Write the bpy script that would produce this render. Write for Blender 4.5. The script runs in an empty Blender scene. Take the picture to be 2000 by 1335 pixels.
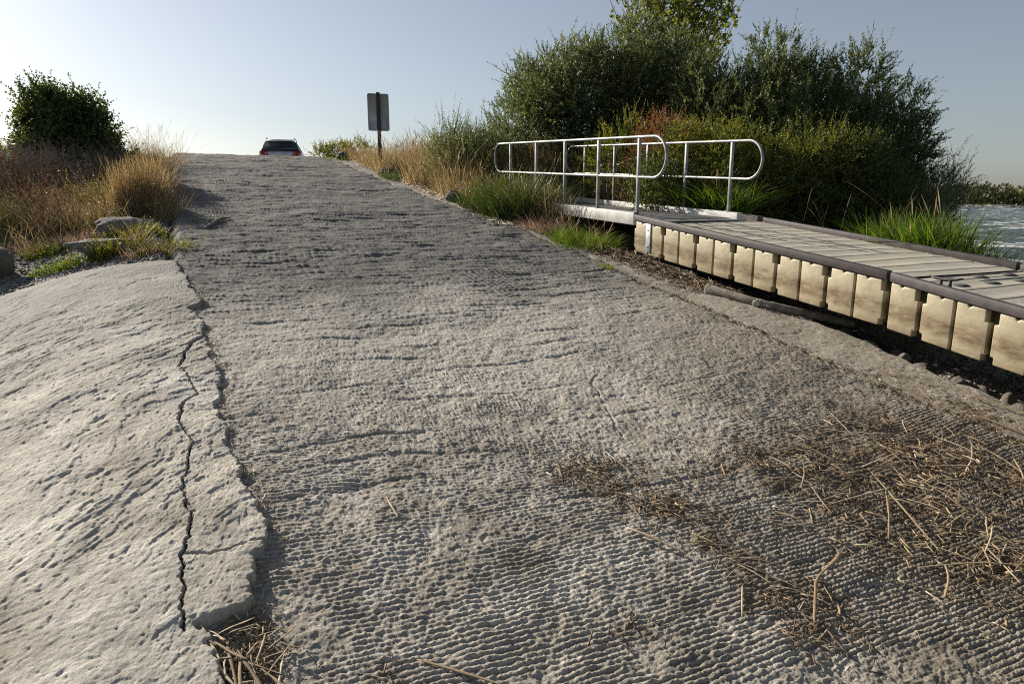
import bpy, math, numpy as np
from mathutils import Vector
R = math.radians
rng = np.random.default_rng(7)
SC = bpy.context.scene
COL = SC.collection
# site frame: +Y runs up the ramp, +X across it towards the river, camera at the origin 2 m above the ramp

# ------------------------------------------------------------------ helpers
def mesh_np(name, V, F, mat=None, parent=None, smooth=False, attrs=None, loc=(0, 0, 0)):
    """V (n,3); F (m,4) or (m,3) array, or list of such arrays"""
    if not isinstance(F, (list, tuple)): F = [F]
    V = np.asarray(V, np.float32)
    me = bpy.data.meshes.new(name)
    me.vertices.add(len(V)); me.vertices.foreach_set('co', V.ravel())
    tot = sum(f.size for f in F); npoly = sum(len(f) for f in F)
    me.loops.add(tot); me.polygons.add(npoly)
    me.loops.foreach_set('vertex_index', np.concatenate([f.ravel() for f in F]).astype(np.int32))
    st = []; s = 0
    for f in F:
        st.append(s + np.arange(len(f)) * f.shape[1]); s += f.size
    me.polygons.foreach_set('loop_start', np.concatenate(st).astype(np.int32))
    if smooth: me.polygons.foreach_set('use_smooth', np.ones(npoly, bool))
    me.update(calc_edges=True)
    for k, v in (attrs or {}).items():
        at = me.attributes.new(k, 'FLOAT', 'POINT'); at.data.foreach_set('value', np.asarray(v, np.float32))
    if mat: me.materials.append(mat)
    o = bpy.data.objects.new(name, me); COL.objects.link(o); o.location = loc
    if parent: o.parent = parent
    return o

def tag(o, label=None, cat=None, group=None, kind=None):
    for k, v in (('label', label), ('category', cat), ('group', group), ('kind', kind)):
        if v: o[k] = v
    return o

def empty(name, loc, rz=0.0):
    e = bpy.data.objects.new(name, None); COL.objects.link(e)
    e.location = loc; e.rotation_euler = (0, 0, rz); e.empty_display_size = .2
    return e

def _h(i, j, s):
    n = (i.astype(np.int64) * 374761393 + j.astype(np.int64) * 668265263 + s * 2147483647 // 7) & 0xffffffff
    n = ((n ^ (n >> 13)) * 1274126177) & 0xffffffff
    n = ((n ^ (n >> 16)) * 2246822519) & 0xffffffff
    return ((n ^ (n >> 15)) & 0xffffff) / float(0xffffff)

def vn(x, y, s=0):
    xi = np.floor(x); yi = np.floor(y); fx = x - xi; fy = y - yi
    fx = fx * fx * (3 - 2 * fx); fy = fy * fy * (3 - 2 * fy)
    a = _h(xi, yi, s); b = _h(xi + 1, yi, s); c = _h(xi, yi + 1, s); d = _h(xi + 1, yi + 1, s)
    return ((a * (1 - fx) + b * fx) * (1 - fy) + (c * (1 - fx) + d * fx) * fy) * 2 - 1

def fbm(x, y, s=0, o=3, g=.5):
    r = 0; k = 1.; 
    for i in range(o):
        r = r + k * vn(x * 2 ** i + 13.7 * i, y * 2 ** i - 7.3 * i, s + i); k *= g
    return r

def ss(x, a, b):
    t = np.clip((x - a) / (b - a), 0, 1); return t * t * (3 - 2 * t)

def norm(v): return v / np.maximum(np.linalg.norm(v, axis=-1, keepdims=True), 1e-9)

def tube(path, r, n=8, cap=True, closed=False):
    P = np.asarray(path, float); m = len(P)
    rr = np.full(m, r) if np.isscalar(r) else np.asarray(r, float)
    if closed: T = norm(np.roll(P, -1, 0) - np.roll(P, 1, 0))
    else: T = norm(np.gradient(P, axis=0))
    N = np.zeros((m, 3)); up = np.array([0, 0, 1.]) if abs(T[0][2]) < .9 else np.array([1., 0, 0])
    N[0] = norm(np.cross(T[0], up))
    for i in range(1, m):
        v = N[i-1] - T[i] * np.dot(N[i-1], T[i]); N[i] = norm(v)
    B = np.cross(T, N); a = np.arange(n) / n * 2 * np.pi
    V = (P[:, None] + rr[:, None, None] * (np.cos(a)[None, :, None] * N[:, None] + np.sin(a)[None, :, None] * B[:, None])).reshape(-1, 3)
    F = []
    for i in range(m if closed else m - 1):
        j = (i + 1) % m
        for k in range(n):
            l = (k + 1) % n; F.append((i*n+k, i*n+l, j*n+l, j*n+k))
    F = [np.array(F)]
    if cap and not closed:
        F.append(np.array([list(range(n))[::-1]])); F.append(np.array([[(m-1)*n+k for k in range(n)]]))
    return V, F

class MB:
    def __init__(s): s.V = []; s.F = {}; s.n = 0
    def add(s, V, F):
        for f in (F if isinstance(F, (list, tuple)) else [F]):
            s.F.setdefault(f.shape[1], []).append(f + s.n)
        s.V.append(np.asarray(V, float)); s.n += len(V); return s
    def tube(s, path, r, n=8, **k): return s.add(*tube(path, r, n, **k))
    def box(s, x0, x1, y0, y1, z0, z1, sh=0.0):
        """sh: dz per unit y (sheared so that the box follows a slope)"""
        V = np.array([(x, y, z + sh * (y - y0)) for z in (z0, z1) for y in (y0, y1) for x in (x0, x1)])
        F = np.array([(0,2,3,1),(4,5,7,6),(0,1,5,4),(2,6,7,3),(0,4,6,2),(1,3,7,5)])
        return s.add(V, F)
    def build(s, name, mat, parent=None, smooth=False, bevel=0, loc=(0,0,0), seg=2):
        o = mesh_np(name, np.concatenate(s.V), [np.concatenate(v) for v in s.F.values()], mat, parent, smooth, loc=loc)
        if bevel:
            b = o.modifiers.new('bevel', 'BEVEL'); b.width = bevel; b.segments = seg; b.limit_method = 'ANGLE'; b.angle_limit = R(35)
            b.harden_normals = False
        return o

# ------------------------------------------------------------------ materials
def mat(name):
    m = bpy.data.materials.new(name); m.use_nodes = True
    nt = m.node_tree; b = nt.nodes['Principled BSDF']
    return m, nt, b
def nd(nt, t, **k):
    n = nt.nodes.new(t)
    for a, v in k.items():
        if a in n.inputs.keys() if isinstance(a, str) else False: n.inputs[a].default_value = v
        else: setattr(n, a, v)
    return n
def noise(nt, vec, scale, detail=4, rough=.55, dist=0):
    n = nt.nodes.new('ShaderNodeTexNoise'); n.inputs['Scale'].default_value = scale; n.inputs['Detail'].default_value = detail
    n.inputs['Roughness'].default_value = rough; n.inputs['Distortion'].default_value = dist
    nt.links.new(vec, n.inputs['Vector']); return n.outputs['Fac']
def ramp(nt, fac, stops, interp='LINEAR'):
    n = nt.nodes.new('ShaderNodeValToRGB'); cr = n.color_ramp; cr.interpolation = interp
    while len(cr.elements) < len(stops): cr.elements.new(.5)
    for e, (p, c) in zip(cr.elements, stops):
        e.position = p; e.color = (*c, 1) if isinstance(c, (tuple, list)) else (c, c, c, 1)
    nt.links.new(fac, n.inputs['Fac']); return n.outputs['Color']
def mix(nt, fac, a, b, mode='MIX'):
    n = nt.nodes.new('ShaderNodeMix'); n.data_type = 'RGBA'; n.blend_type = mode
    for s, v in ((n.inputs[0], fac), (n.inputs[6], a), (n.inputs[7], b)):
        if hasattr(v, 'links') or hasattr(v, 'is_linked'): nt.links.new(v, s)
        elif isinstance(v, (tuple, list)): s.default_value = (*v, 1)
        else: s.default_value = v
    return n.outputs[2]
def mth(nt, op, a, b=0.0, c=None):
    n = nt.nodes.new('ShaderNodeMath'); n.operation = op
    for s, v in zip(n.inputs, (a, b, c)):
        if v is None: continue
        if hasattr(v, 'is_linked'): nt.links.new(v, s)
        else: s.default_value = v
    return n.outputs[0]
def bump(nt, h, strength, dist, base=None):
    n = nt.nodes.new('ShaderNodeBump'); n.inputs['Strength'].default_value = strength; n.inputs['Distance'].default_value = dist
    nt.links.new(h, n.inputs['Height'])
    if base is not None: nt.links.new(base, n.inputs['Normal'])
    return n.outputs['Normal']
def objco(nt): return nt.nodes.new('ShaderNodeTexCoord').outputs['Object']
def mapping(nt, v, scale=(1,1,1), rot=(0,0,0)):
    n = nt.nodes.new('ShaderNodeMapping'); n.inputs['Scale'].default_value = scale; n.inputs['Rotation'].default_value = rot
    nt.links.new(v, n.inputs['Vector']); return n.outputs['Vector']
def attr(nt, name):
    n = nt.nodes.new('ShaderNodeAttribute'); n.attribute_name = name; return n.outputs['Fac']

def simple(name, c, rough=.6, metal=0.0, var=.15, scale=8, bs=0, bd=.01):
    m, nt, b = mat(name); co = objco(nt)
    f = noise(nt, co, scale, 5)
    c1 = tuple(x * (1 - var) for x in c); c2 = tuple(min(1, x * (1 + var)) for x in c)
    nt.links.new(ramp(nt, f, [(.3, c1), (.7, c2)]), b.inputs['Base Color'])
    b.inputs['Roughness'].default_value = rough; b.inputs['Metallic'].default_value = metal
    if bs: nt.links.new(bump(nt, noise(nt, co, scale * 6, 5), bs, bd), b.inputs['Normal'])
    return m

def m_concrete():
    m, nt, b = mat('ramp_concrete'); co = objco(nt); L = nt.links.new
    sm = attr(nt, 'smooth_part'); st = attr(nt, 'stain'); hv = attr(nt, 'cavity')
    sep = nt.nodes.new('ShaderNodeSeparateXYZ'); L(co, sep.inputs[0])
    big = noise(nt, co, .9, 5, .6)
    # dried silt on the lower ramp, bare darker weathered concrete higher up
    far = nt.nodes.new('ShaderNodeMapRange'); far.interpolation_type = 'SMOOTHSTEP'
    far.inputs['From Min'].default_value = 3.6; far.inputs['From Max'].default_value = 8.2
    ya = mth(nt, 'ADD', sep.outputs['Y'], mth(nt, 'MULTIPLY', mth(nt, 'SUBTRACT', big, .5), 5.0))
    L(ya, far.inputs['Value'])
    lowc = ramp(nt, noise(nt, co, 2.6, 6, .65), [(.3, (.25,.225,.185)), (.48, (.38,.345,.29)), (.66, (.54,.505,.44))])
    higc = ramp(nt, noise(nt, co, 2.2, 6, .65), [(.3, (.10,.098,.092)), (.55, (.155,.15,.14)), (.75, (.25,.24,.222))])
    c = mix(nt, far.outputs[0], lowc, higc)
    # sunlit band painted as paler concrete across the middle of the lower ramp
    lit_band = ramp(nt, mth(nt, 'ADD', mth(nt, 'MULTIPLY', sep.outputs['Y'], .1), mth(nt, 'MULTIPLY', mth(nt, 'SUBTRACT', noise(nt, co, 1.1, 5, .6), .5), .5)), [(.32, 0), (.45, 1), (.60, 1), (.75, 0)])
    c = mix(nt, mth(nt, 'MULTIPLY', lit_band, .55), c, ramp(nt, noise(nt, co, 5, 6, .7), [(.3, (.40,.37,.32)), (.65, (.60,.565,.50))]))
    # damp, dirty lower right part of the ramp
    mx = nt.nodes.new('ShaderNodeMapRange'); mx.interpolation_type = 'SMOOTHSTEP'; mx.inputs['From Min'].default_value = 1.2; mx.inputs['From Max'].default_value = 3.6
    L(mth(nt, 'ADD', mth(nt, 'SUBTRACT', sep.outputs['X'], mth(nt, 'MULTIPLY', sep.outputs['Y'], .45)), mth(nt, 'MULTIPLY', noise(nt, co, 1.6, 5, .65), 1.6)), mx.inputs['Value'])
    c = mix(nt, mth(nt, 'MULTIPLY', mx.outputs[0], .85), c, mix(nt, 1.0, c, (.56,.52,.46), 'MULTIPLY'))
    # aggregate: dark and pale grit
    vor = nt.nodes.new('ShaderNodeTexVoronoi'); vor.inputs['Scale'].default_value = 95; L(co, vor.inputs['Vector'])
    vs = nt.nodes.new('ShaderNodeSeparateColor'); L(vor.outputs['Color'], vs.inputs[0])
    grit = ramp(nt, vs.outputs[0], [(.0, .5), (.2, .85), (.75, 1.0), (.93, 1.35)])
    c = mix(nt, mth(nt, 'MULTIPLY', mth(nt, 'SUBTRACT', 1.0, mth(nt, 'MULTIPLY', sm, .7)), .75), c, mix(nt, 1.0, c, grit, 'MULTIPLY'))
    fine = ramp(nt, noise(nt, co, 160, 3, .7), [(.3, .78), (.7, 1.2)])
    c = mix(nt, .8, c, mix(nt, 1.0, c, fine, 'MULTIPLY'))
    # smoother strip is a little sandier
    sand = ramp(nt, noise(nt, co, 7, 6, .7), [(.3, (.23,.205,.165)), (.7, (.45,.41,.345))])
    c = mix(nt, mth(nt, 'MULTIPLY', sm, .55), c, sand)
    # dark tone in the hollows, brown litter stain and darker patch by the strip
    c = mix(nt, mth(nt, 'MULTIPLY', hv, .55), c, (.10,.085,.065))
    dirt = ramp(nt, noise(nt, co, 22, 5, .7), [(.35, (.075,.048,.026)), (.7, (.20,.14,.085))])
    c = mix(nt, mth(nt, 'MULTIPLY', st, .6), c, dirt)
    L(c, b.inputs['Base Color']); b.inputs['Roughness'].default_value = .92; b.inputs['Specular IOR Level'].default_value = .25
    n1 = bump(nt, noise(nt, co, 70, 7, .78), 1.0, .010)
    n2 = bump(nt, vor.outputs['Distance'], .5, .004, n1)
    L(n2, b.inputs['Normal'])
    return m

def m_slab():
    m, nt, b = mat('apron_concrete'); co = objco(nt); L = nt.links.new
    cr = attr(nt, 'crack')
    st = mapping(nt, co, (4, 1.5, 3), (0, 0, R(-50)))
    c = ramp(nt, noise(nt, co, 1.7, 7, .62), [(.3, (.36,.32,.255)), (.46, (.50,.46,.39)), (.66, (.66,.62,.55))])
    blot = ramp(nt, noise(nt, co, 2.3, 7, .7, .4), [(.38, .60), (.5, .92), (.6, 1.04)])
    c = mix(nt, .9, c, mix(nt, 1.0, c, blot, 'MULTIPLY'))
    s2 = ramp(nt, noise(nt, st, 3.5, 6, .65), [(.33, .72), (.5, 1.0), (.7, 1.08)])
    c = mix(nt, .55, c, mix(nt, 1.0, c, s2, 'MULTIPLY'))
    fine = ramp(nt, noise(nt, co, 130, 4, .75), [(.33, .72), (.5, 1), (.75, 1.12)])
    c = mix(nt, .8, c, mix(nt, 1.0, c, fine, 'MULTIPLY'))
    sep = nt.nodes.new('ShaderNodeSeparateXYZ'); L(co, sep.inputs[0])
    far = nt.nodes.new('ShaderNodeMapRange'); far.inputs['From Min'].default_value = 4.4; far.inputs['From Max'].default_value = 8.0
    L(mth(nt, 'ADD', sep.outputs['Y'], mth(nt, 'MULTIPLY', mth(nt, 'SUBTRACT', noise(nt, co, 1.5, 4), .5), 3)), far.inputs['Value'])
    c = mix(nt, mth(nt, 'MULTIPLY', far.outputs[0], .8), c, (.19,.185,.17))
    c = mix(nt, mth(nt, 'MULTIPLY', cr, .7), c, (.13,.10,.075))
    L(c, b.inputs['Base Color']); b.inputs['Roughness'].default_value = .88; b.inputs['Specular IOR Level'].default_value = .3
    n1 = bump(nt, noise(nt, st, 22, 8, .75), .5, .006)
    n2 = bump(nt, noise(nt, co, 80, 7, .8), 1.0, .006, n1)
    L(n2, b.inputs['Normal'])
    return m

def m_ground():
    m, nt, b = mat('bank_soil'); co = objco(nt); L = nt.links.new
    c = ramp(nt, noise(nt, co, 1.3, 6, .6), [(.3, (.075,.06,.043)), (.5, (.13,.105,.078)), (.7, (.21,.175,.13))])
    vor = nt.nodes.new('ShaderNodeTexVoronoi'); vor.inputs['Scale'].default_value = 28; L(co, vor.inputs['Vector'])
    vs = nt.nodes.new('ShaderNodeSeparateColor'); L(vor.outputs['Color'], vs.inputs[0])
    g = ramp(nt, vs.outputs[0], [(0, (.06,.06,.06)), (.5, (.16,.155,.145)), (.9, (.32,.31,.29))])
    c = mix(nt, ramp(nt, noise(nt, co, .8, 3), [(.4, 0), (.6, .8)]), c, g)
    L(c, b.inputs['Base Color']); b.inputs['Roughness'].default_value = .95
    n1 = bump(nt, vor.outputs['Distance'], .8, .02)
    L(bump(nt, noise(nt, co, 30, 6, .7), .8, .03, n1), b.inputs['Normal'])
    return m

def m_leaf(name, c1, c2, c3=None, trans=.45, rough=.5, tint=(1.35, 1.25, .55), clump=1.2):
    """per-leaf variation through the 'rnd' attribute, clump variation through position"""
    m, nt, b = mat(name); L = nt.links.new; co = objco(nt)
    r = attr(nt, 'rnd')
    f = mth(nt, 'ADD', mth(nt, 'MULTIPLY', r, .6), mth(nt, 'MULTIPLY', noise(nt, co, clump, 3), .5))
    c = ramp(nt, f, [(.2, c1), (.6, c2), (.88, c3 or c2)])
    L(c, b.inputs['Base Color']); b.inputs['Roughness'].default_value = rough; b.inputs['Specular IOR Level'].default_value = .35
    t = nt.nodes.new('ShaderNodeBsdfTranslucent'); L(mix(nt, 1.0, c, tint, 'MULTIPLY'), t.inputs['Color'])
    ms = nt.nodes.new('ShaderNodeMixShader'); ms.inputs[0].default_value = trans
    L(b.outputs[0], ms.inputs[1]); L(t.outputs[0], ms.inputs[2])
    L(ms.outputs[0], nt.nodes['Material Output'].inputs['Surface'])
    return m

def m_rock(name, c1, c2):
    m, nt, b = mat(name); L = nt.links.new; co = objco(nt)
    c = ramp(nt, noise(nt, co, 6, 7, .65), [(.3, c1), (.7, c2)])
    L(c, b.inputs['Base Color']); b.inputs['Roughness'].default_value = .85
    L(bump(nt, noise(nt, co, 25, 7, .7), .9, .02), b.inputs['Normal'])
    return m

def m_float():
    m, nt, b = mat('float_plastic'); L = nt.links.new; co = objco(nt)
    sep = nt.nodes.new('ShaderNodeSeparateXYZ'); L(co, sep.inputs[0])
    # local z above the bottom of the float; algae band in the middle
    w = mth(nt, 'MULTIPLY', mth(nt, 'SUBTRACT', noise(nt, co, 7, 5, .6), .5), .22)
    z = mth(nt, 'ADD', attr(nt, 'hgt'), w)
    band = ramp(nt, z, [(.0, .6), (.10, .45), (.16, .25), (.30, .95), (.48, 1.0), (.62, .4), (.78, .08), (1, .0)])
    blot = ramp(nt, noise(nt, mapping(nt, co, (1, .5, 1.6)), 9, 7, .72), [(.34, .25), (.62, 1.0)])
    f = mth(nt, 'MULTIPLY', band, blot)
    base = ramp(nt, noise(nt, co, 3, 4), [(.3, (.34,.295,.19)), (.7, (.44,.385,.26))])
    c = mix(nt, f, base, (.12,.072,.032))
    spots = ramp(nt, noise(nt, co, 60, 2), [(.72, 0), (.78, .5)])
    c = mix(nt, spots, c, (.10,.08,.05))
    L(c, b.inputs['Base Color']); b.inputs['Roughness'].default_value = .48
    L(bump(nt, noise(nt, co, 9, 4), .25, .02), b.inputs['Normal'])
    return m

def m_deck():
    m, nt, b = mat('deck_plastic'); L = nt.links.new; co = objco(nt)
    c = ramp(nt, noise(nt, co, 2.5, 6, .65), [(.3, (.40,.365,.285)), (.7, (.50,.46,.37))])
    sc = ramp(nt, noise(nt, mapping(nt, co, (2, 9, 2)), 9, 5, .7), [(.35, .8), (.6, 1.05)])
    c = mix(nt, .7, c, mix(nt, 1.0, c, sc, 'MULTIPLY'))
    c = mix(nt, attr(nt, 'groove'), c, (.15,.125,.09))
    c = mix(nt, ramp(nt, noise(nt, co, 45, 3), [(.68, 0), (.74, .7)]), c, (.13,.10,.07))
    L(c, b.inputs['Base Color']); b.inputs['Roughness'].default_value = .62
    wv = nt.nodes.new('ShaderNodeTexWave'); wv.bands_direction = 'Y'; wv.inputs['Scale'].default_value = 18; wv.inputs['Distortion'].default_value = .3
    L(co, wv.inputs['Vector']); L(bump(nt, wv.outputs['Fac'], .35, .004), b.inputs['Normal'])
    return m

def m_water():
    m, nt, b = mat('river_water'); L = nt.links.new; co = objco(nt)
    st = mapping(nt, co, (.55, .22, 1))
    w1 = noise(nt, mapping(nt, co, (1, .45, 1)), 1.1, 8, .68, .6)
    w2 = noise(nt, mapping(nt, co, (1, .45, 1)), .22, 5, .6, .4)
    foam = mth(nt, 'MULTIPLY', ramp(nt, w1, [(.52, 0), (.60, 1)]), ramp(nt, w2, [(.38, .0), (.50, 1)]))
    c = mix(nt, foam, (.032,.055,.052), (.75,.77,.76))
    b.inputs['Specular IOR Level'].default_value = .32
    L(c, b.inputs['Base Color'])
    L(ramp(nt, foam, [(0, .22), (1, .8)]), b.inputs['Roughness'])
    b.inputs['IOR'].default_value = 1.33
    n1 = bump(nt, w1, 1.0, .8)
    n2 = bump(nt, noise(nt, mapping(nt, co, (1, .5, 1)), 5, 5, .6), .6, .1, n1)
    L(n2, b.inputs['Normal'])
    return m

M = dict(
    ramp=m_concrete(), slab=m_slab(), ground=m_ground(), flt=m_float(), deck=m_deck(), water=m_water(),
    alu=simple('brushed_aluminium', (.25,.25,.245), .5, .5, .4, 9, .15, .002),
    beam=simple('weathered_aluminium', (.56,.55,.52), .6, .15, .25, 5, .2, .002),
    postm=simple('dull_aluminium_post', (.25,.25,.24), .55, .4, .4, 7, .3, .002),
    walk=simple('gangway_tread', (.115,.115,.11), .8, 0, .3, 12, .6, .004),
    brown=simple('brown_composite_board', (.050,.040,.041), .6, 0, .35, 10, .3, .003),
    fcore=simple('float_core_plastic', (.075,.058,.038), .7, 0, .3),
    black=simple('black_casting', (.02,.02,.022), .55),
    galv=simple('galvanised_steel', (.62,.65,.67), .42, .75, .2, 14),
    coup=simple('grey_green_plastic', (.06,.065,.055), .85, 0, .2),
    signb=simple('sign_back_aluminium', (.46,.47,.48), .5, .3, .06, 6),
    post=simple('dark_sign_post', (.055,.055,.052), .6, .2),
    wood=simple('driftwood', (.21,.18,.145), .85, 0, .4, 12, .8, .006),
    bark=simple('stem_bark', (.14,.11,.085), .9, 0, .35, 12),
    reedd=None,
    silver=simple('silver_car_paint', (.36,.37,.42), .25, .6, .03),
    glass=simple('tinted_glass', (.012,.016,.02), .08, 0, .1),
    red=simple('red_lamp', (.35,.008,.015), .15, 0, .1),
    clearl=simple('pale_lamp', (.55,.30,.28), .15, 0, .1),
    tyre=simple('tyre_rubber', (.02,.02,.02), .8),
    plate=simple('number_plate', (.6,.6,.58), .5),
    bottle=None,
    dark_rock=m_rock('dark_rock', (.03,.03,.03), (.09,.088,.085)),
    rock=m_rock('grey_rock', (.09,.086,.078), (.25,.235,.21)),
    grey2=m_rock('cobble_stone', (.07,.06,.05), (.19,.165,.135)),
    brock=m_rock('brown_rock', (.055,.045,.038), (.16,.135,.11)),
)
def m_reed(name, a, b_, c):
    m, nt, b = mat(name); L = nt.links.new
    r = attr(nt, 'rnd'); co = objco(nt)
    col = ramp(nt, r, [(0, a), (.55, b_), (1, c)])
    f = ramp(nt, noise(nt, co, 60, 4, .7), [(.3, .65), (.7, 1.2)])
    L(mix(nt, 1.0, col, f, 'MULTIPLY'), b.inputs['Base Color']); b.inputs['Roughness'].default_value = .75
    return m
M['reed'] = m_reed('dry_reed', (.12,.075,.040), (.34,.25,.145), (.66,.56,.40))
M['litter'] = m_reed('reed_litter', (.045,.028,.015), (.16,.105,.056), (.46,.35,.21))
m, nt, b = mat('clear_bottle_plastic'); b.inputs['Transmission Weight'].default_value = .75; b.inputs['Roughness'].default_value = .12; b.inputs['Base Color'].default_value = (.85,.85,.8,1); b.inputs['IOR'].default_value = 1.3
M['bottle'] = m
M['bottle_label'] = simple('pale_label', (.75,.72,.6), .6)
M['willow'] = m_leaf('willow_leaf', (.05,.068,.032), (.12,.145,.070), (.22,.245,.13), trans=.45, tint=(1.3,1.3,.7), rough=.38)
M['willowdark'] = m_leaf('willow_leaf_dark', (.045,.06,.03), (.10,.12,.062), (.17,.19,.10), trans=.3, rough=.4, tint=(1.2,1.2,.7))
M['cotton'] = m_leaf('cottonwood_leaf', (.06,.09,.02), (.15,.19,.04), (.33,.33,.06), trans=.5, tint=(1.6,1.4,.4))
M['rose'] = m_leaf('rose_leaf', (.055,.085,.022), (.13,.165,.038), (.30,.27,.055), trans=.42, tint=(1.6,1.3,.4))
M['redb'] = m_leaf('russet_leaf', (.12,.058,.03), (.24,.12,.06), (.32,.20,.09), trans=.4, tint=(1.4,1.1,.6))
M['darkleaf'] = m_leaf('dark_green_leaf', (.028,.045,.016), (.065,.09,.028), (.15,.17,.045), trans=.38, tint=(1.5,1.4,.4))
M['treeleaf'] = m_leaf('left_tree_leaf', (.035,.052,.02), (.075,.10,.038), (.15,.17,.06), trans=.4, tint=(1.4,1.4,.5))
M['brush'] = m_leaf('dry_twig', (.11,.09,.08), (.18,.15,.13), (.27,.23,.20), trans=.15, rough=.95, tint=(1,1,1))
M['redweed'] = m_leaf('dark_red_weed', (.05,.028,.022), (.10,.06,.045), (.16,.105,.075), trans=.25, rough=.9, tint=(1.3,1,.8))
M['gold'] = m_leaf('golden_dry_grass', (.16,.115,.06), (.31,.235,.13), (.54,.45,.29), trans=.5, tint=(1.2,1.05,.75))
M['straw'] = m_leaf('pale_dry_grass', (.12,.09,.05), (.25,.19,.10), (.46,.38,.24), trans=.45, tint=(1.2,1.1,.8))
M['green'] = m_leaf('green_grass', (.035,.065,.012), (.08,.13,.02), (.20,.23,.05), trans=.5, tint=(1.5,1.6,.4))
M['lime'] = m_leaf('yellow_green_weed', (.06,.08,.018), (.14,.16,.03), (.34,.30,.07), trans=.5, tint=(1.4,1.3,.4))
M['dgreen'] = m_leaf('dark_green_grass', (.032,.052,.018), (.062,.090,.030), (.13,.15,.06), trans=.33, tint=(1.4,1.5,.45))
M['pink'] = m_leaf('seeding_grass', (.20,.13,.09), (.32,.22,.16), (.45,.34,.24), trans=.5, tint=(1.1,1,.9))
M['farleaf'] = m_leaf('far_scrub_leaf', (.032,.042,.018), (.07,.078,.032), (.15,.115,.05), trans=.25, clump=.08)

# ------------------------------------------------------------------ ground profile
_A = np.array([-30., 19., 26., 31., 36., 60., 4000.])
def P(a):
    a = np.asarray(a, float)
    z = -2.06 + .155 * np.minimum(a, 18.3)
    t = np.clip(a - 18.3, 0, 8); z = z + .155 * t - .5 * .0221 * t * t
    z = z - .06 * np.clip(a - 26.3, 0, 5) - .02 * np.clip(a - 31.3, 0, 10)
    return np.maximum(z, -4.2)
EDGE = np.array([(.5,.0),(2.3,-.02),(2.42,-.04),(2.59,-.08),(2.655,-.15),(2.685,-.02),(2.70,.06),(2.74,.11),(2.85,.11),(2.92,.14),(3.01,.15),(3.08,.19),(3.26,.2),(3.38,.18),(3.68,.13),(3.97,.11),(4.23,.09),(4.61,.05),(4.89,.09),(5.06,.12),(5.43,.07),(5.83,.03),(6.02,.03),(6.35,.04),(6.5,.0),(6.74,-.06),(6.95,.05),(7.15,.04),(7.42,-.05),(7.83,-.08),(8.28,-.14),(8.6,-.17),(30,-.15)])
CRK = np.array([(2.6,-.15),(2.75,-.15),(2.93,-.15),(3.07,-.16),(3.25,-.12),(3.37,-.11),(3.49,-.14),(3.72,-.15),(3.93,-.12),(4.16,-.10),(4.49,-.17),(4.74,-.13),(4.84,-.05),(5.07,-.09),(5.22,-.11),(5.33,-.15),(5.58,-.12),(5.8,-.07),(5.96,.03)])
def edgeb(a): return np.interp(a, EDGE[:, 0], EDGE[:, 1]) + .022 * vn(a * 9, a * 0, 5) + .014 * vn(a * 30, a * 0, 6)
def ramp_left(a): return -.17 + .05 * vn(a * 1.3, a * 0, 8) + .03 * vn(a * 6, a * 0, 9)
def joint(a): return np.interp(a, [0,2.5,6,8,10.4,12.5,14.4,17.4,20,40], [5.08,5.10,4.93,4.98,4.86,4.45,4.32,3.95,3.81,3.7]) + .03 * vn(a * 2.1, a * 0, 31) + .02 * vn(a * 9, a * 0, 32)
def strip_end(a): return np.interp(a, [0,3,4.7,8,8.6,9.6,11,40], [5.66,5.74,5.82,5.62,5.5,5.0,4.85,3.75]) + .05 * vn(a * 1.4, a * 0, 41) + .02 * vn(a * 7, a * 0, 42)
def under(a, b):  # large undulation shared by ramp, debris and litter
    return .018 * fbm(b * .9, a * .9, 50, 3) + .006 * fbm(b * 4, a * 4, 53, 2)
def surf(a, b): return P(a) + under(np.asarray(a, float), np.asarray(b, float))

def geo_rows(a0, a1, k):
    n = int(math.log(a1 / a0) / k); return a0 * np.exp(np.linspace(0, math.log(a1 / a0), n))

def grid_faces(nr, nc):
    i = np.arange(nr - 1)[:, None] * nc + np.arange(nc - 1)[None, :]
    return np.stack([i, i + 1, i + nc + 1, i + nc], -1).reshape(-1, 4)

def stain_at(a, b):
    """brown litter stain on the ramp, as soft blobs along the flotsam lines"""
    s = np.zeros_like(a)
    for (x, y, rx, ry, w) in [(2.0,3.22,.28,.14,1),(2.12,3.05,.26,.14,1),(2.17,2.82,.24,.13,1),(2.2,2.6,.22,.14,.95),(2.22,2.4,.2,.14,.95),(2.26,2.2,.18,.14,.95),(2.28,1.98,.2,.14,.95),(2.26,1.78,.2,.11,.9),
                              (3.5,2.8,.6,.34,.9),(4.3,2.9,.5,.3,.7),(3.2,2.45,.4,.3,.7),(3.6,2.75,.5,.28,.8),(4.1,2.62,.5,.32,.85),(3.75,2.35,.6,.3,.85),(3.45,2.05,.6,.3,.85),(3.55,1.8,.5,.22,.8),(4.4,2.25,.4,.3,.6),(3.0,3.0,.5,.16,.6),(2.9,2.5,.35,.3,.45),
                              (5.2,3.0,.18,.6,.9),(5.22,2.5,.2,.4,.9),(5.4,3.6,.25,.25,.5),(.08,2.45,.09,.22,1),(.08,2.64,.09,.07,.8),(.45,2.2,.14,.1,.6),(1.5,2.05,.12,.06,.8),(3.35,1.55,.4,.1,.6),(5.1,4.6,.12,.8,.35),(5.0,6.5,.1,1.2,.45)]:
        d = ((b - x) / rx) ** 2 + ((a - y) / ry) ** 2
        s = np.maximum(s, w * np.exp(-d * .9))
    return s

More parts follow.
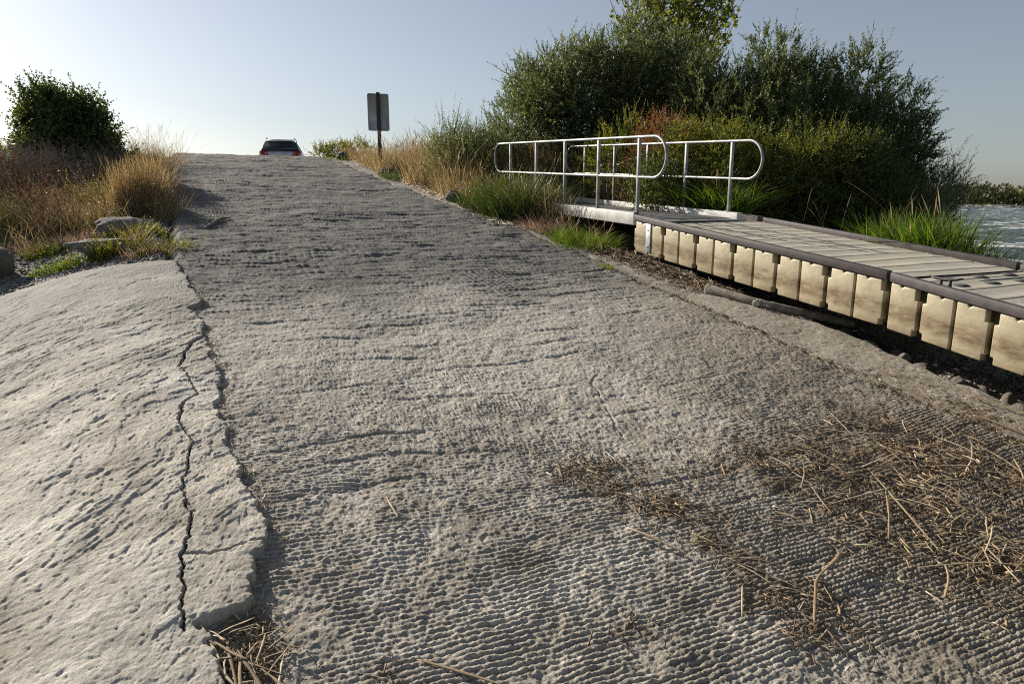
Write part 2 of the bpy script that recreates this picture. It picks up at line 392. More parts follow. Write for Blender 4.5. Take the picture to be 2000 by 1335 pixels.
# ------------------------------------------------------------------ boat ramp (height field with stamped ridges)
def build_ramp():
    A = geo_rows(.9, 32, .0024); Bc = np.arange(-.75, 6.0, .0052)
    a, b = np.meshgrid(A, Bc, indexing='ij')
    step = .0024 * a
    und = under(a, b)
    # warped ridges running across the ramp
    wrp = .004 * fbm(b * 6, a * 6, 58, 2) + .11 * fbm(b * .3, a * .3, 60, 2) + .008 * fbm(b * 1.5, a * 1.5, 62, 2) - .022 * (b - 2.4) ** 2 * .5
    per = .029
    ph = (a + wrp) / per
    row = np.floor(ph); t = ph - row
    gA = np.exp(-((t - .5) / .19) ** 2)
    off = _h(row, row * 0, 3) * 6.28
    bb = b + .008 * vn(b * 9, a * 9, 66)
    tc = bb / .030 + off / 6.28 + .25 * vn(b * 9, a * 9, 65); tc = tc - np.floor(tc); gB = np.exp(-((tc - .5) / .18) ** 2)
    xm = ss(vn(b * .7 + 3, a * .7, 70), -.35, .3)
    h1 = 1 - np.maximum(gA, (.12 + .45 * xm) * gB)
    wr2 = .05 * fbm(b * 1.1, a * .9, 67, 3); ph3 = (a + wrp + wr2) / .085; t3 = ph3 - np.floor(ph3); r3 = _h(np.floor(ph3), ph3 * 0, 9)
    hc = (t3 ** .6 * (1 - t3) * 1.9) * (.75 + .25 * np.cos((b + .02 * vn(b * 5, a * 5, 68)) / .06 * 6.28 + r3 * 6.28)) * (.5 + r3)
    up = ss(a, 4.8, 7.0); h1 = h1 * (1 - up) + hc * up * 1.5
    # ridges running up the ramp (raked patches)
    ph2 = (b + .08 * fbm(b * .5, a * .5, 73, 2) + .10 * a * vn(b * .25, a * .25, 75)) / .062
    t2 = ph2 - np.floor(ph2); h2 = np.sin(np.pi * t2) ** .8 * (.55 + .45 * np.cos((a + wrp) / .07 * 2 * np.pi))
    pv = np.exp(-((b - 1.55) / .9) ** 4 - ((a - 8.3) / 1.0) ** 4)
    sw = np.clip(ss(vn(b * .62 + 9, a * .42, 77), .12, .3) * ss(a, 5.5, 7) + pv, 0, 1)
    h = h1 * (1 - sw) + h2 * sw
    wear = ss(fbm(b * 1.1, a * 1.6, 80, 4), .10, .55) * .85               # rubbed-smooth patches
    wear = np.maximum(wear, .35 * ss(fbm(b * 5, a * 5, 83, 2), .0, .8))
    sizef = np.clip(1.25 - step / .018, .62, 1)
    amp = .0110 * (1 - wear) * sizef * (1 + .45 * vn(b * 2.3, a * 2.3, 85) + .3 * vn(b * 17, a * 17, 86))
    # deeper grooves where one rake pass meets the next
    gp = (a + wrp * 1.0 + .10 * vn(b * 1.1, a * .5, 87) + .02 * vn(b * 7, a * 2, 89)) / .27; gr = np.floor(gp + .35 * (_h(np.floor(gp), gp * 0, 4) - .5)); gt = gp - np.floor(gp)
    ext = ss(vn(b * 1.3 + gr * 7.7, gr * 3.1, 88), .05, .5)
    wd = .05 + step / .31 * .8
    gro = np.exp(-((gt - .5) / wd) ** 2) * ext * (1 - .6 * wear)
    # ledges higher up
    le = (a + .35 * vn(b * .9, a * .25, 90)) / 1.15; lt = le - np.floor(le)
    led = (ss(lt, .0, .9) - ss(lt, .93, 1.0)) * ss(a, 5, 8) * .028 * ss(vn(b * .6 + np.floor(le) * 5.1, np.floor(le) * 2., 91), -.4, .2)
    rough = .0042 * fbm(b * 42, a * 42, 92, 3, .65) * np.clip(1.3 - step / .03, .3, 1) + .0045 * fbm(b * 14, a * 14, 95, 2) + .009 * ss(a, 5, 9) * fbm(b * 2.8, a * 15, 96, 4, .62)
    pits = .003 * ss(vn(b * 55, a * 55, 97), .35, .8) * np.clip(1 - step / .012, 0, 1)
    rg = 1 - np.abs(vn(b * 24 + .3 * vn(b * 9, a * 9, 111), a * 30, 112)); rg2 = 1 - np.abs(vn(b * 50, a * 58, 113))
    rough += (.0022 * (rg ** 2 - .5) + .0026 * (rg2 ** 2 - .5)) * np.clip(1.25 - step / .02, 0, 1)
    r = h * amp * (1 + .6 * sw) - .013 * gro + led + rough - pits
    med = .012 * ss(a, 6, 10) * fbm(b * 1.0, a * 4.5, 99, 3)
    jb = joint(a); sm = ss(b, jb - .02, jb + .06)
    jg = np.exp(-((b - jb) / (.028 + .012 * vn(b * 11, a * 11, 101))) ** 2)
    r = r + med
    smz = .012 + .004 * fbm(b * 2, a * 2, 103, 2) + .0025 * fbm(b * 30, a * 30, 104, 3) - .005 * ss(fbm(b * 9, a * 20, 105, 3), .35, .9)
    r = r * (1 - sm) + smz * sm - .035 * jg * (.6 + .5 * vn(b * 16, a * 16, 107)) + jg * .02 * np.abs(vn(b * 40, a * 40, 108))
    # crack lines across the ramp
    for L, w in (([(4.5,2.86),(4.35,2.71),(4.0,2.60),(3.67,2.47),(3.45,2.44)], .008), ([(5.8,3.03),(5.9,3.35),(6.05,3.7),(6.19,3.99)], .012)):
        L = np.array(L)
        if L[-1, 0] < L[0, 0]: L = L[::-1]
        lb = np.interp(a, L[:, 0], L[:, 1]) + .012 * vn(a * 20, a * 0, 110); inside = (a > L[0, 0]) & (a < L[-1, 0])
        r -= .009 * np.exp(-((b - lb) / (w * .6 + step * .5)) ** 2) * inside * ss(vn(a * 7, a * 0, 114), -.6, .2)
    z = P(a) + und + r
    # shallow hollow near the strip
    z -= .022 * np.exp(-((b - 4.55) / .22) ** 2 - ((a - 2.9) / .55) ** 2)
    # left and right edges fall away
    el = ramp_left(a); z -= .25 * (1 - ss(b, el - .22, el + .02)) * ss(a, 8.4, 8.9)
    z -= .05 * (1 - ss(b, edgeb(a) - .05, edgeb(a))) * (a < 8.7)
    er = strip_end(a); z -= .13 * ss(b, er - .02, er + .16)
    cav = np.clip((.55 - h) * 1.6 * (1 - wear) * np.clip(1.3 - step / .02, 0, 1) + gro * .8 + jg * .7, 0, 1) * (1 - sm * (1 - jg))
    st = np.clip(stain_at(a, b) * (1 + .8 * fbm(b * 9, a * 9, 120, 3)), 0, 1)
    wet = np.exp(-((b - 4.55) / .30) ** 2 - ((a - 2.95 - .25 * (b - 4.55)) / .55) ** 2)  # soft darker patch over the hollow by the strip, carried in the stain mask
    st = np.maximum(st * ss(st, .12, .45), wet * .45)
    V = np.stack([b, a, z], -1).reshape(-1, 3)
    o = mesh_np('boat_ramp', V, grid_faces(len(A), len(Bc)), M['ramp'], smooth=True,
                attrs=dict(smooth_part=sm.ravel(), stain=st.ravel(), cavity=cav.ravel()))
    tag(o, 'rough grey raked concrete boat ramp climbing to the crest', kind='structure')
    return o
build_ramp()

# ------------------------------------------------------------------ smooth concrete apron left of the ramp
def dome(a, b):
    x = np.maximum(0, -b - .15)
    return .05 - .105 * x ** 1.9 - .012 * x
def build_apron():
    A = geo_rows(.9, 9.1, .0019); Bc = np.concatenate([np.arange(-4.6, -1.2, .011), np.arange(-1.2, -.28, .0062), np.arange(-.28, .32, .0036)])
    a, b = np.meshgrid(A, Bc, indexing='ij')
    step = .0019 * a
    top = P(a) + dome(a, b) + .5 * under(a, b)
    u = a * .77 + b * -.64; v = a * .64 + b * .77                          # along / across the trowel marks (v = along)
    qx = .30 * fbm(b * .8, a * .8, 128, 2); qy = .12 * fbm(b * 1.3, a * 1.3, 129, 2); u = u + qx * .45 + .03 * vn(v * 6, u * 6, 127); v = v + qy
    tex = .010 * fbm(b * 1.0, a * 1.0, 130, 2)
    str_ = fbm(v * 3.0, u * 11, 133, 4, .55)
    def terr(n, k, w=.10):
        q = n * k; f = np.floor(q); return (f + ss(q - f, .5 - w, .5 + w)) / k
    mk = ss(fbm(b * .8, a * .8, 136, 2), -.4, .4)
    n1 = fbm(v * 1.5 + 5, u * 2.7, 137, 5, .6); n2 = fbm(v * 4.5 + 1, u * 9, 138, 5, .62)
    tex += .0125 * terr(n1, 2.2, .05) * (.35 + .65 * mk) - .005 * ss(fbm(v * 2.0 + 9, u * 3.5, 139, 5, .55), .66, .74) + .0036 * terr(n2, 1.8, .08) * (.3 + .7 * mk) + .0012 * str_
    tex -= .004 * ss(vn(b * 42, a * 42, 141), .62, .85)
    tex += .0018 * fbm(b * 45, a * 45, 143, 4, .7)
    top = top + tex
    cb = np.interp(a, CRK[:, 0], CRK[:, 1]) + .010 * vn(a * 15, a * 0, 145) + .008 * vn(a * 42, a * 0, 146) + .004 * vn(a * 110, a * 0, 147)
    inside = ss(a, 2.6, 2.68) * (1 - ss(a, 5.93, 6.0))
    gap = ss(vn(a * 1.1 + 2, a * 0, 147), -.75, -.2)
    cw = (.0095 + .005 * vn(a * 6, a * 0, 148)) * (.3 + .7 * gap) * (1 - .6 * ss(a, 4.2, 5.2) * (1 - ss(a, 5.3, 5.8)))
    cd = np.abs(b - cb)
    cd = np.abs(b - cb + .004 * vn(b * 60, a * 90, 154)); ck = (1 - ss(cd, cw, cw + .003)) * inside
    cc = np.interp(b, [-.14, -.05, .02, .14], [3.09, 3.055, 3.07, 3.09]) + .01 * vn(b * 30, b * 0, 149)
    ck2 = (1 - ss(np.abs(a - cc), .003, .010)) * (b > cb) * .5
    top = top - .055 * ck - .022 * ck2
    top += .008 * (b < cb) * inside * np.exp(-(cb - b).clip(0) / .25)
    # the loose strip tilts down a little towards the ramp
    eb = edgeb(a) + .010 * vn(b * 30, a * 30, 150) + .007 * vn(b * 80, a * 80, 155)
    stp = ss(b - eb, -.002, .007)
    rnd = .006 * np.exp(-(eb - b).clip(0) / .02)
    z = (top - rnd) * (1 - stp) + (P(a) - .09) * stp
    # back end and outer edge
    ae = 8.62 + .10 * vn(b * 1.6, b * 0, 152) + .03 * vn(b * 8, b * 0, 153) - .05 * (b + .3) ** 2 * .3
    z = z - .30 * ss(a, ae, ae + .1)
    cav = np.clip(ck + ck2 + stp, 0, 1)
    V = np.stack([b, a, z], -1).reshape(-1, 3)
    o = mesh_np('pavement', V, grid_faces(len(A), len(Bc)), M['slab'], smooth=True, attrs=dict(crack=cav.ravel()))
    tag(o, 'pale smooth cracked concrete apron beside the ramp', kind='structure')
build_apron()

# ------------------------------------------------------------------ terrain and water
WATER = -2.2
def shore(a): return np.interp(a, [-10, 4, 7, 9.5, 12, 400], [9.6, 9.6, 10.5, 13.8, 14.6, 14.6])
def dockz(a):  # underside of the dock sections
    return np.where(a > 4.17, -.745 - .1055 * (8.2 - a), -1.18 - .145 * (4.16 - a))
def terrain(a, b, detail=True):
    z = P(a) - .09
    left = np.clip(-b, 0, None)
    drop = .40 * ss(left, .3, 2.2) * (1 - .8 * ss(a, 11, 17))
    near = (1 - ss(a, 8.4, 9.0))
    z = z - np.where(b < 0, drop, 0)
    z = z - near * np.where(b < .4, .30 + .25 * ss(left, 1, 4), 0)
    z = z - np.where((b > -.3) & (b < 4.2), .12 * (a < 40), 0)
    z = z + .5 * ss(left, 2.5, 8) * ss(a, 10, 16) - 1.0 * ss(left, 6, 18) * (1 - ss(a, 10, 25))
    # right bank under the dock
    u = ss(b, 5.5, 6.3) * (1 - ss(a, 9.6, 12.0))
    zr = np.minimum(P(a) - .14, dockz(a) - .08)
    z = z * (1 - u) + zr * u
    sup = ss(b, 6.5, 6.9) * (1 - ss(b, 7.3, 7.7)) * (1 - ss(a, 8.0, 8.5)) * ss(a, -.5, .3)
    z = z * (1 - sup) + (dockz(a) + .0) * sup
    s = shore(a)
    e = ss(b, s - 3.0, s + 1.2)
    z = z * (1 - e) + (-3.4) * e
    fb = 190 + 6 * np.sin(a / 37.) + 3 * np.sin(a / 11.)
    f = ss(b, fb - 8, fb + 1); z = z * (1 - f) + (-1.7) * f
    z = z + 3.0 * ss(b, fb, fb + 60)
    if detail:
        k = np.exp(-np.clip(np.hypot(a, b) - 10, 0, 60) / 25)
        z = z + k * (.035 * fbm(b * 1.1, a * 1.1, 160, 3) + .012 * fbm(b * 7, a * 7, 163, 2))
    return z
def nonuni(lo, hi, c0, c1, d, g=1.06):
    xs = list(np.arange(c0, c1, d)); s = d; x = c1
    while x < hi: xs.append(x); s *= g; x += s
    s = d; x = c0 - d; pre = []
    while x > lo: pre.append(x); s *= g; x -= s
    return np.array(pre[::-1] + xs)
A = nonuni(-600, 2500, -1, 24, .06); Bc = nonuni(-900, 1200, -6, 13, .06)
a, b = np.meshgrid(A, Bc, indexing='ij')
V = np.stack([b, a, terrain(a, b)], -1).reshape(-1, 3)
tag(mesh_np('ground', V, grid_faces(len(A), len(Bc)), M['ground'], smooth=True), 'gravelly brown soil of the river bank', kind='structure')
A = nonuni(-600, 2500, 5, 60, .35, 1.05); Bc = nonuni(-300, 400, 9, 60, .35, 1.05)
a, b = np.meshgrid(A, Bc, indexing='ij')
zw = WATER + (.10 * fbm(b * .55, a * .3, 170, 3) + .05 * fbm(b * 1.7, a * .9, 173, 2)) * ss(b, 8, 14)
tag(mesh_np('water', np.stack([b, a, zw], -1).reshape(-1, 3), grid_faces(len(A), len(Bc)), M['water'], smooth=True), 'choppy grey-green river with white caps', kind='structure')

# ------------------------------------------------------------------ rocks
def ico(n):
    import bmesh
    bm = bmesh.new(); bmesh.ops.create_icosphere(bm, subdivisions=n, radius=1)
    V = np.array([v.co[:] for v in bm.verts]); F = np.array([[v.index for v in f.verts] for f in bm.faces]); bm.free()
    return V, F
ICO = {k: ico(k) for k in (1, 2, 4)}
def rock_vf(rad, seed, n=4, cuts=9, rough=.05):
    r = np.random.default_rng(seed); V, F = ICO[n]; V = V.copy()
    for k in range(cuts):
        d = norm(r.normal(size=3)); c = r.uniform(.62, .9)
        s = V @ d; over = np.clip(s - c, 0, None); V = V - over[:, None] * d * .92
    if n > 1:
        f = fbm(V[:, 0] * 2.2 + seed, V[:, 1] * 2.2 + V[:, 2] * 1.7, seed, 4); V = V * (1 + rough * 1.6 * f)[:, None]
        f = fbm(V[:, 0] * 9 + V[:, 2] * 6, V[:, 1] * 9 - V[:, 2] * 4, seed + 3, 2); V = V * (1 + rough * .35 * f)[:, None]
    return V * np.array(rad), F
def rock(name, label, x, y, z, rad, seed, m='rock', rz=0., group=None, cat='rock', rough=.05):
    V, F = rock_vf(rad, seed, rough=rough); c, s = math.cos(rz), math.sin(rz)
    V = np.stack([V[:, 0] * c - V[:, 1] * s, V[:, 0] * s + V[:, 1] * c, V[:, 2]], -1)
    o = mesh_np(name, V, F, M[m], smooth=True, loc=(x, y, z)); tag(o, label, cat, group); return o
def tz(x, y): return float(terrain(np.array([float(y)]), np.array([float(x)]))[0])
rock('boulder', 'dark smooth boulder at the left edge behind the pale apron', -2.30, 10.45, tz(-2.30, 10.45) + .15, (.30,.28,.29), 3, 'brock')
rock('flat_rock', 'flat pale grey rock among the weeds at the foot of the golden grass', -.85, 11.2, tz(-.85, 11.2) + .05, (.40,.34,.15), 5, 'rock', .3, rough=.11)
rock('flat_rock', 'long low grey rock just behind the top of the pale apron', -.85, 10.15, tz(-.85, 10.15) + .04, (.56,.24,.13), 8, 'rock', .12, rough=.11)
rock('boulder', 'upright dark boulder seen through the near handrail', 7.0, 13.3, tz(7.0, 13.3) + .22, (.26,.24,.36), 12, 'dark_rock')
rock('rock', 'round black rock at the right edge of the ramp below the grass', 4.72, 12.75, float(P(12.75)) + .08, (.19,.17,.17), 14, 'dark_rock')
rock('rock', 'dark grey rock on the crest left of the sign post', 4.2, 20.6, float(P(20.6)) + .04, (.20,.18,.20), 17, 'dark_rock')
rock('rock', 'small dark rock at the foot of the sign post', 4.5, 17.0, float(P(17.0)) + .06, (.26,.15,.10), 19, 'dark_rock')
rock('rock', 'small white stone lying in a raked hollow halfway up the ramp', 1.42, 8.95, float(surf(8.95, 1.42)) + .02, (.06,.045,.03), 21, 'rock')
rock('river_rock', 'dark wet rock breaking the river surface at the right edge of frame', 20.5, 21.5, WATER + .02, (.9,.6,.22), 23, 'dark_rock')
rock('river_rock', 'low black rock awash in the river nearer the dock', 17.0, 14.6, WATER + .02, (.8,.5,.2), 24, 'dark_rock')
k = 0
for (x, y, s) in [(5.98,6.05,.10),(5.95,5.55,.13),(6.02,5.22,.15),(6.0,4.85,.17),(5.93,4.52,.12),(6.1,4.18,.18),(5.98,3.92,.13),(6.0,3.60,.16),(5.92,3.36,.12),(6.15,3.25,.19),(5.95,3.05,.14),(6.1,2.82,.17),(5.92,2.62,.12),(6.2,2.45,.2),(6.0,2.2,.16),(6.25,5.0,.18),(6.3,4.4,.2),(6.35,3.75,.2),(6.35,2.95,.2),(5.98,6.6,.09),(5.85,3.2,.10),(5.88,3.78,.09),(5.86,4.35,.10),(5.85,4.98,.08),(5.86,2.72,.11),(5.88,2.3,.12),(6.1,5.4,.16),(6.12,5.8,.15),(6.1,3.45,.16),(6.12,4.6,.15)]:
    k += 1
    rock('cobble', 'rounded cobble in the shade under the floating dock', x, y, float(P(y)) - .085 - .22 * max(0, x - 6.0), (s * rng.uniform(.35, .75), s * rng.uniform(.3, .65), s * rng.uniform(.28, .45)), 40 + k, 'grey2' if k % 3 else 'rock', rng.uniform(0, 3), 'cobbles under the dock', 'cobble', .03)

def scatter_stones(name, pts, sz, m, label):
    V0, F0 = ICO[1]; n = len(pts)
    s = sz[:, None, None] * np.random.default_rng(3).uniform(.6, 1.2, (n, 1, 3)) * np.array([1, 1, .6])
    j = 1 + .25 * np.random.default_rng(4).normal(size=(n, len(V0), 1))
    V = (V0[None] * s * j + pts[:, None]).reshape(-1, 3)
    F = (F0[None] + np.arange(n)[:, None, None] * len(V0)).reshape(-1, 3)
    tag(mesh_np(name, V, F, m, smooth=False, attrs=dict(rnd=np.repeat(rng.random(n), len(V0)))), label, kind='stuff')
M['grav'] = m_reed('gravel_stone', (.06,.058,.055), (.17,.165,.155), (.40,.39,.37))
n = 9000; x = rng.uniform(-5.0, -.1, n); y = rng.uniform(8.6, 12.5, n)
x2 = rng.uniform(5.6, 6.6, 2500); y2 = rng.uniform(1, 9.5, 2500)
x3 = rng.normal(-.35, .35, 1500); y3 = rng.uniform(9, 19, 1500)
x = np.concatenate([x, x2, x3]); y = np.concatenate([y, y2, y3])
scatter_stones('gravel', np.stack([x, y, terrain(y, x) + .004], -1), rng.lognormal(-4.35, .5, len(x)), M['grav'], 'loose grey gravel behind the apron and along the ramp')

# ------------------------------------------------------------------ foliage builders
def basis(D, r):
    t = r.normal(size=D.shape); s = norm(np.cross(D, t)); return s, np.cross(D, s)
def leaves(pos, D, ln, w, r, flat=.0):
    """kite shaped leaves: base, left, tip, right; pos, D (n,3)"""
    n = len(pos); S, _ = basis(D, r)
    ln = np.broadcast_to(ln, (n,))[:, None] * r.uniform(.7, 1.25, (n, 1)); w = np.broadcast_to(w, (n,))[:, None] * r.uniform(.75, 1.2, (n, 1))
    mid = pos + D * ln * .45 
    nrm = np.cross(D, S); tip = pos + D * ln + nrm * ln * r.uniform(-.22, .22, (n, 1))
    V = np.stack([pos, mid + S * w, tip, mid - S * w], 1).reshape(-1, 3)
    F = np.arange(n * 4).reshape(-1, 4)
    return V, F
def sprigs(base, D, length, nl, ll, lw, r, ang=.65, droop=.0):
    n = len(base); L = length * r.uniform(.6, 1.3, (n, 1))
    t = (np.arange(nl) + r.uniform(0, 1, (n, nl))) / nl
    S, T = basis(D, r)
    bend = r.normal(size=(n, 1, 3)) * .18
    p = base[:, None] + D[:, None] * (t * L)[..., None] + bend * (t ** 2 * L)[..., None]
    p[..., 2] -= droop * (t ** 2) * L
    az = r.uniform(0, 6.28, (n, nl))
    th = ang + r.uniform(-.25, .25, (n, nl))
    d = D[:, None] * np.cos(th)[..., None] + (S[:, None] * np.cos(az)[..., None] + T[:, None] * np.sin(az)[..., None]) * np.sin(th)[..., None]
    d = norm(d.reshape(-1, 3)); taper = np.repeat((1.1 - .5 * t).reshape(-1), 1)
    V, F = leaves(p.reshape(-1, 3), d, ll * taper, lw * taper, r)
    rn = np.repeat(np.clip(r.normal(.45, .2, (n, 1)) + r.normal(0, .18, (n, nl)), 0, 1).ravel(), 4)
    # the twig itself as a thin ribbon
    k = 4; tt = np.linspace(0, 1, k)
    q = base[:, None] + D[:, None] * (tt[None] * L)[..., None] + bend * (tt[None] ** 2 * L)[..., None]
    q[..., 2] -= droop * (tt ** 2)[None] * L
    wv = .0035 * (1.1 - tt)[None, :, None]
    Q = np.stack([q - S[:, None] * wv, q + S[:, None] * wv], 2).reshape(-1, 3)
    i = (np.arange(n)[:, None] * k + np.arange(k - 1)[None]).reshape(-1) * 2
    FQ = np.stack([i, i + 1, i + 3, i + 2], -1) + len(V)
    return np.concatenate([V, Q]), np.concatenate([F, FQ]), np.concatenate([rn, np.full(len(Q), .3)])
def shell(blobs, n, r, inner=.45, power=.6):
    """points in a union of ellipsoids, biased to the shells; returns pos, outward dir"""
    Bl = np.array(blobs, float); vol = (Bl[:, 3] * Bl[:, 4] * Bl[:, 5]) ** .72; idx = r.choice(len(Bl), n, p=vol / vol.sum())
    d = norm(r.normal(size=(n, 3))); rad = inner + (1 - inner) * r.uniform(0, 1, (n, 1)) ** power
    rr = Bl[idx, 3:6]; lump = 1 + .16 * fbm(d[:, 0] * 2.5 + idx * 3.3, d[:, 1] * 2.5 + d[:, 2] * 2, 200, 3)[:, None]
    return Bl[idx, :3] + d * rr * rad * lump, norm(d / rr * rr.mean(1, keepdims=True))
def stems(base, blobs, n, r, rad=.03):
    mb = MB(); Bl = np.array(blobs, float)
    for k in range(n):
        q = Bl[r.integers(len(Bl))]; tgt = q[:3] + norm(r.normal(size=3)) * q[3:6] * .7
        s = np.array(base) + np.array([r.normal(0, .25), r.normal(0, .25), 0]); m = (s + tgt) / 2 + r.normal(0, .18, 3); m[2] += .1
        t = np.linspace(0, 1, 6)[:, None]; path = (1 - t) ** 2 * s + 2 * t * (1 - t) * m + t ** 2 * tgt
        mb.tube(path, np.linspace(rad, rad * .25, 6) * r.uniform(.6, 1.2), 5)
    return mb
def bush(name, label, cat, base, blobs, nspr, m, seed, length=.45, nl=20, ll=.085, lw=.008, up=.5, ang=.6, droop=0., nst=14, inner=.45, group=None, strad=.03, top_shoots=0, part='foliage', rnddir=.35, lumps=0):
    r = np.random.default_rng(seed); base = np.array(base, float)
    e = empty(name, base); tag(e, label, cat, group)
    if lumps:
        ex = []
        for q in blobs:
            for _ in range(lumps):
                d = norm(r.normal(size=3) + np.array([0, 0, .35])); f = r.uniform(.28, .46); ex.append((*(np.array(q[:3]) + d * np.array(q[3:6]) * r.uniform(.75, 1.0)), q[3] * f, q[4] * f, q[5] * f * 1.1))
        p1, o1 = shell(blobs, int(nspr * .62), r, inner); p2, o2 = shell(ex, int(nspr * .5), r, .2); pos = np.concatenate([p1, p2]); out = np.concatenate([o1, o2])
    else: pos, out = shell(blobs, nspr, r, inner)
    gz = base[2]
    keep = pos[:, 2] > gz + .02; pos = pos[keep]; out = out[keep]
    D = norm(out * .6 + np.array([0, 0, up]) + r.normal(size=pos.shape) * rnddir)
    pos = pos - base
    V, F, rn = sprigs(pos, D, length, nl, ll, lw, r, ang, droop)
    if top_shoots:
        Bl = np.array(blobs, float); q = Bl[r.integers(len(Bl), size=top_shoots)]
        az = r.uniform(0, 6.28, top_shoots); el = r.uniform(.15, 1.4, top_shoots)
        d = np.stack([np.cos(az) * np.cos(el), np.sin(az) * np.cos(el), np.sin(el)], -1)
        p2 = q[:, :3] + d * q[:, 3:6] * .96 - base; D2 = norm(d * .6 + np.array([0, 0, .7]) + r.normal(size=d.shape) * .15)
        V2, F2, r2 = sprigs(p2, D2, length * 1.25, nl, ll, lw, r, ang * .7, 0)
        F = np.concatenate([F, F2 + len(V)]); V = np.concatenate([V, V2]); rn = np.concatenate([rn, r2])
    mesh_np(part, V, F, M[m], e, attrs=dict(rnd=rn))
    if nst:
        stems((0, 0, -.05), [(q[0]-base[0], q[1]-base[1], q[2]-base[2], *q[3:6]) for q in blobs], nst, r, strad).build('stems', M['bark'], e)
    return e

def blades(x, y, h, r, w=.004, lean=.35, curve=.5, seg=3, z=None, head=0, dirbias=None):
    n = len(x); z = terrain(y, x) if z is None else z
    az = r.uniform(0, 6.28, n) if dirbias is None else dirbias + r.normal(0, .6, n)
    ln = np.abs(r.normal(0, lean, n)); h = h * r.uniform(.55, 1.2, n)
    dx = np.cos(az); dy = np.sin(az); fa = r.uniform(0, 3.14, n); sx = np.cos(fa); sy = np.sin(fa)
    t = np.linspace(0, 1, seg + 1)
    cv = curve * r.uniform(.1, 1.3, n)
    off = (ln[:, None] * t + cv[:, None] * t ** 2.2) * h[:, None]
    hh = h[:, None] * (t - .35 * cv[:, None] * t ** 2.5)
    ww = np.broadcast_to(w, (n,))[:, None] * (1 - t ** 1.7)[None] + 1e-4
    if head: ww = np.broadcast_to(w, (n,))[:, None] * np.where(t > .84, 1.0, .28)[None] * np.where(t > .97, .2, 1)[None] + 3e-4 * 0
    c = np.stack([x[:, None] + dx[:, None] * off, y[:, None] + dy[:, None] * off, z[:, None] + hh], -1)
    s = np.stack([sx, sy, sx * 0], -1)[:, None] * ww[..., None]
    V = np.stack([c - s, c + s], 2).reshape(-1, 3); k = seg + 1
    i = (np.arange(n)[:, None] * k + np.arange(seg)[None]).reshape(-1) * 2
    F = np.stack([i, i + 1, i + 3, i + 2], -1)
    return V, F, np.repeat(np.clip(r.normal(.5, .25, n), 0, 1), 2 * k)
class Veg:
    def __init__(s): s.V = []; s.F = []; s.R = []; s.n = 0
    def add(s, V, F, rn): s.V.append(V); s.F.append(F + s.n); s.R.append(rn); s.n += len(V); return s
    def build(s, name, m, parent=None, org=(0, 0, 0)):
        return mesh_np(name, np.concatenate(s.V) - np.array(org) * (parent is not None), np.concatenate(s.F), M[m], parent, attrs=dict(rnd=np.concatenate(s.R)))
def disk(cx, cy, rx, ry, n, r, p=.6):
    a_ = r.uniform(0, 6.28, n); q = r.uniform(0, 1, n) ** p
    return cx + rx * q * np.cos(a_), cy + ry * q * np.sin(a_)
def tuft(name, label, cx, cy, rx, ry, n, h, m, seed, w=.005, lean=.35, curve=.5, heads=0, hh=1.3, hm='straw', z0=None, seg=4, leafy=None):
    r = np.random.default_rng(seed); x, y = disk(cx, cy, rx, ry, n, r)
    zz = None if z0 is None else np.full(n, z0)
    base = (cx, cy, tz(cx, cy) if z0 is None else z0)
    e = empty(name, base); tag(e, label, 'grass' if 'grass' in name else 'plant')
    v = Veg().add(*blades(x, y, np.full(n, h), r, w, lean, curve, seg, z=zz)); v.build('blades', m, e, base)
    if heads:
        x, y = disk(cx, cy, rx * .9, ry * .9, heads, r)
        v = Veg().add(*blades(x, y, np.full(heads, h * hh), r, w * .75, lean * .8, curve * .5, 8, z=None if z0 is None else np.full(heads, z0), head=1)); v.build('seed_heads', hm, e, base)
    if leafy:
        lm, ns, nl, ll, lw = leafy
        x, y = disk(cx, cy, rx, ry, ns, r); z = terrain(y, x) if z0 is None else np.full(ns, z0)
        D = norm(np.stack([r.normal(0, .35, ns), r.normal(0, .35, ns), np.ones(ns)], -1))
        V, F, rn = sprigs(np.stack([x, y, z], -1), D, h, nl, ll, lw, r, 1.0)
        mesh_np('leaves', V - np.array(base), F, M[lm], e, attrs=dict(rnd=rn))
    return e

# ------------------------------------------------------------------ bushes and trees on the right bank
def site(u, v_, y):  # (screen-free) camera-frame x and depth -> site coordinates
    c, s = math.cos(R(25)), math.sin(R(25)); return (u * c + y * s, -u * s + y * c, v_)
def B(x, y, z, rx, ry, rz): X, Y, Z = site(x, z, y); return (X, Y, Z, rx, ry, rz)
def base_at(x, y, dz=0): X, Y, _ = site(x, 0, y); return (X, Y, tz(X, Y) + dz)
wl = [B(2.2,17.2,2.0,1.9,1.7,1.75), B(.7,17.0,1.35,1.5,1.4,1.35), B(3.7,17.4,1.9,1.6,1.5,1.65), B(2.9,16.8,2.55,1.2,1.1,1.3), B(1.5,17.0,2.35,1.2,1.1,1.15), B(-.3,16.8,.75,1.1,1.0,.95), B(.6,17.0,.4,1.3,.9,.9), B(2.6,16.6,.7,1.6,1.0,1.2)]
bush('willow_bush', 'large grey-green willow bush behind the handrails, left of the river willow', 'bush', base_at(2.2, 17.2), wl, 11000, 'willow', 301, nst=40, top_shoots=110, lw=.0125, length=.33, inner=.3, lumps=7)
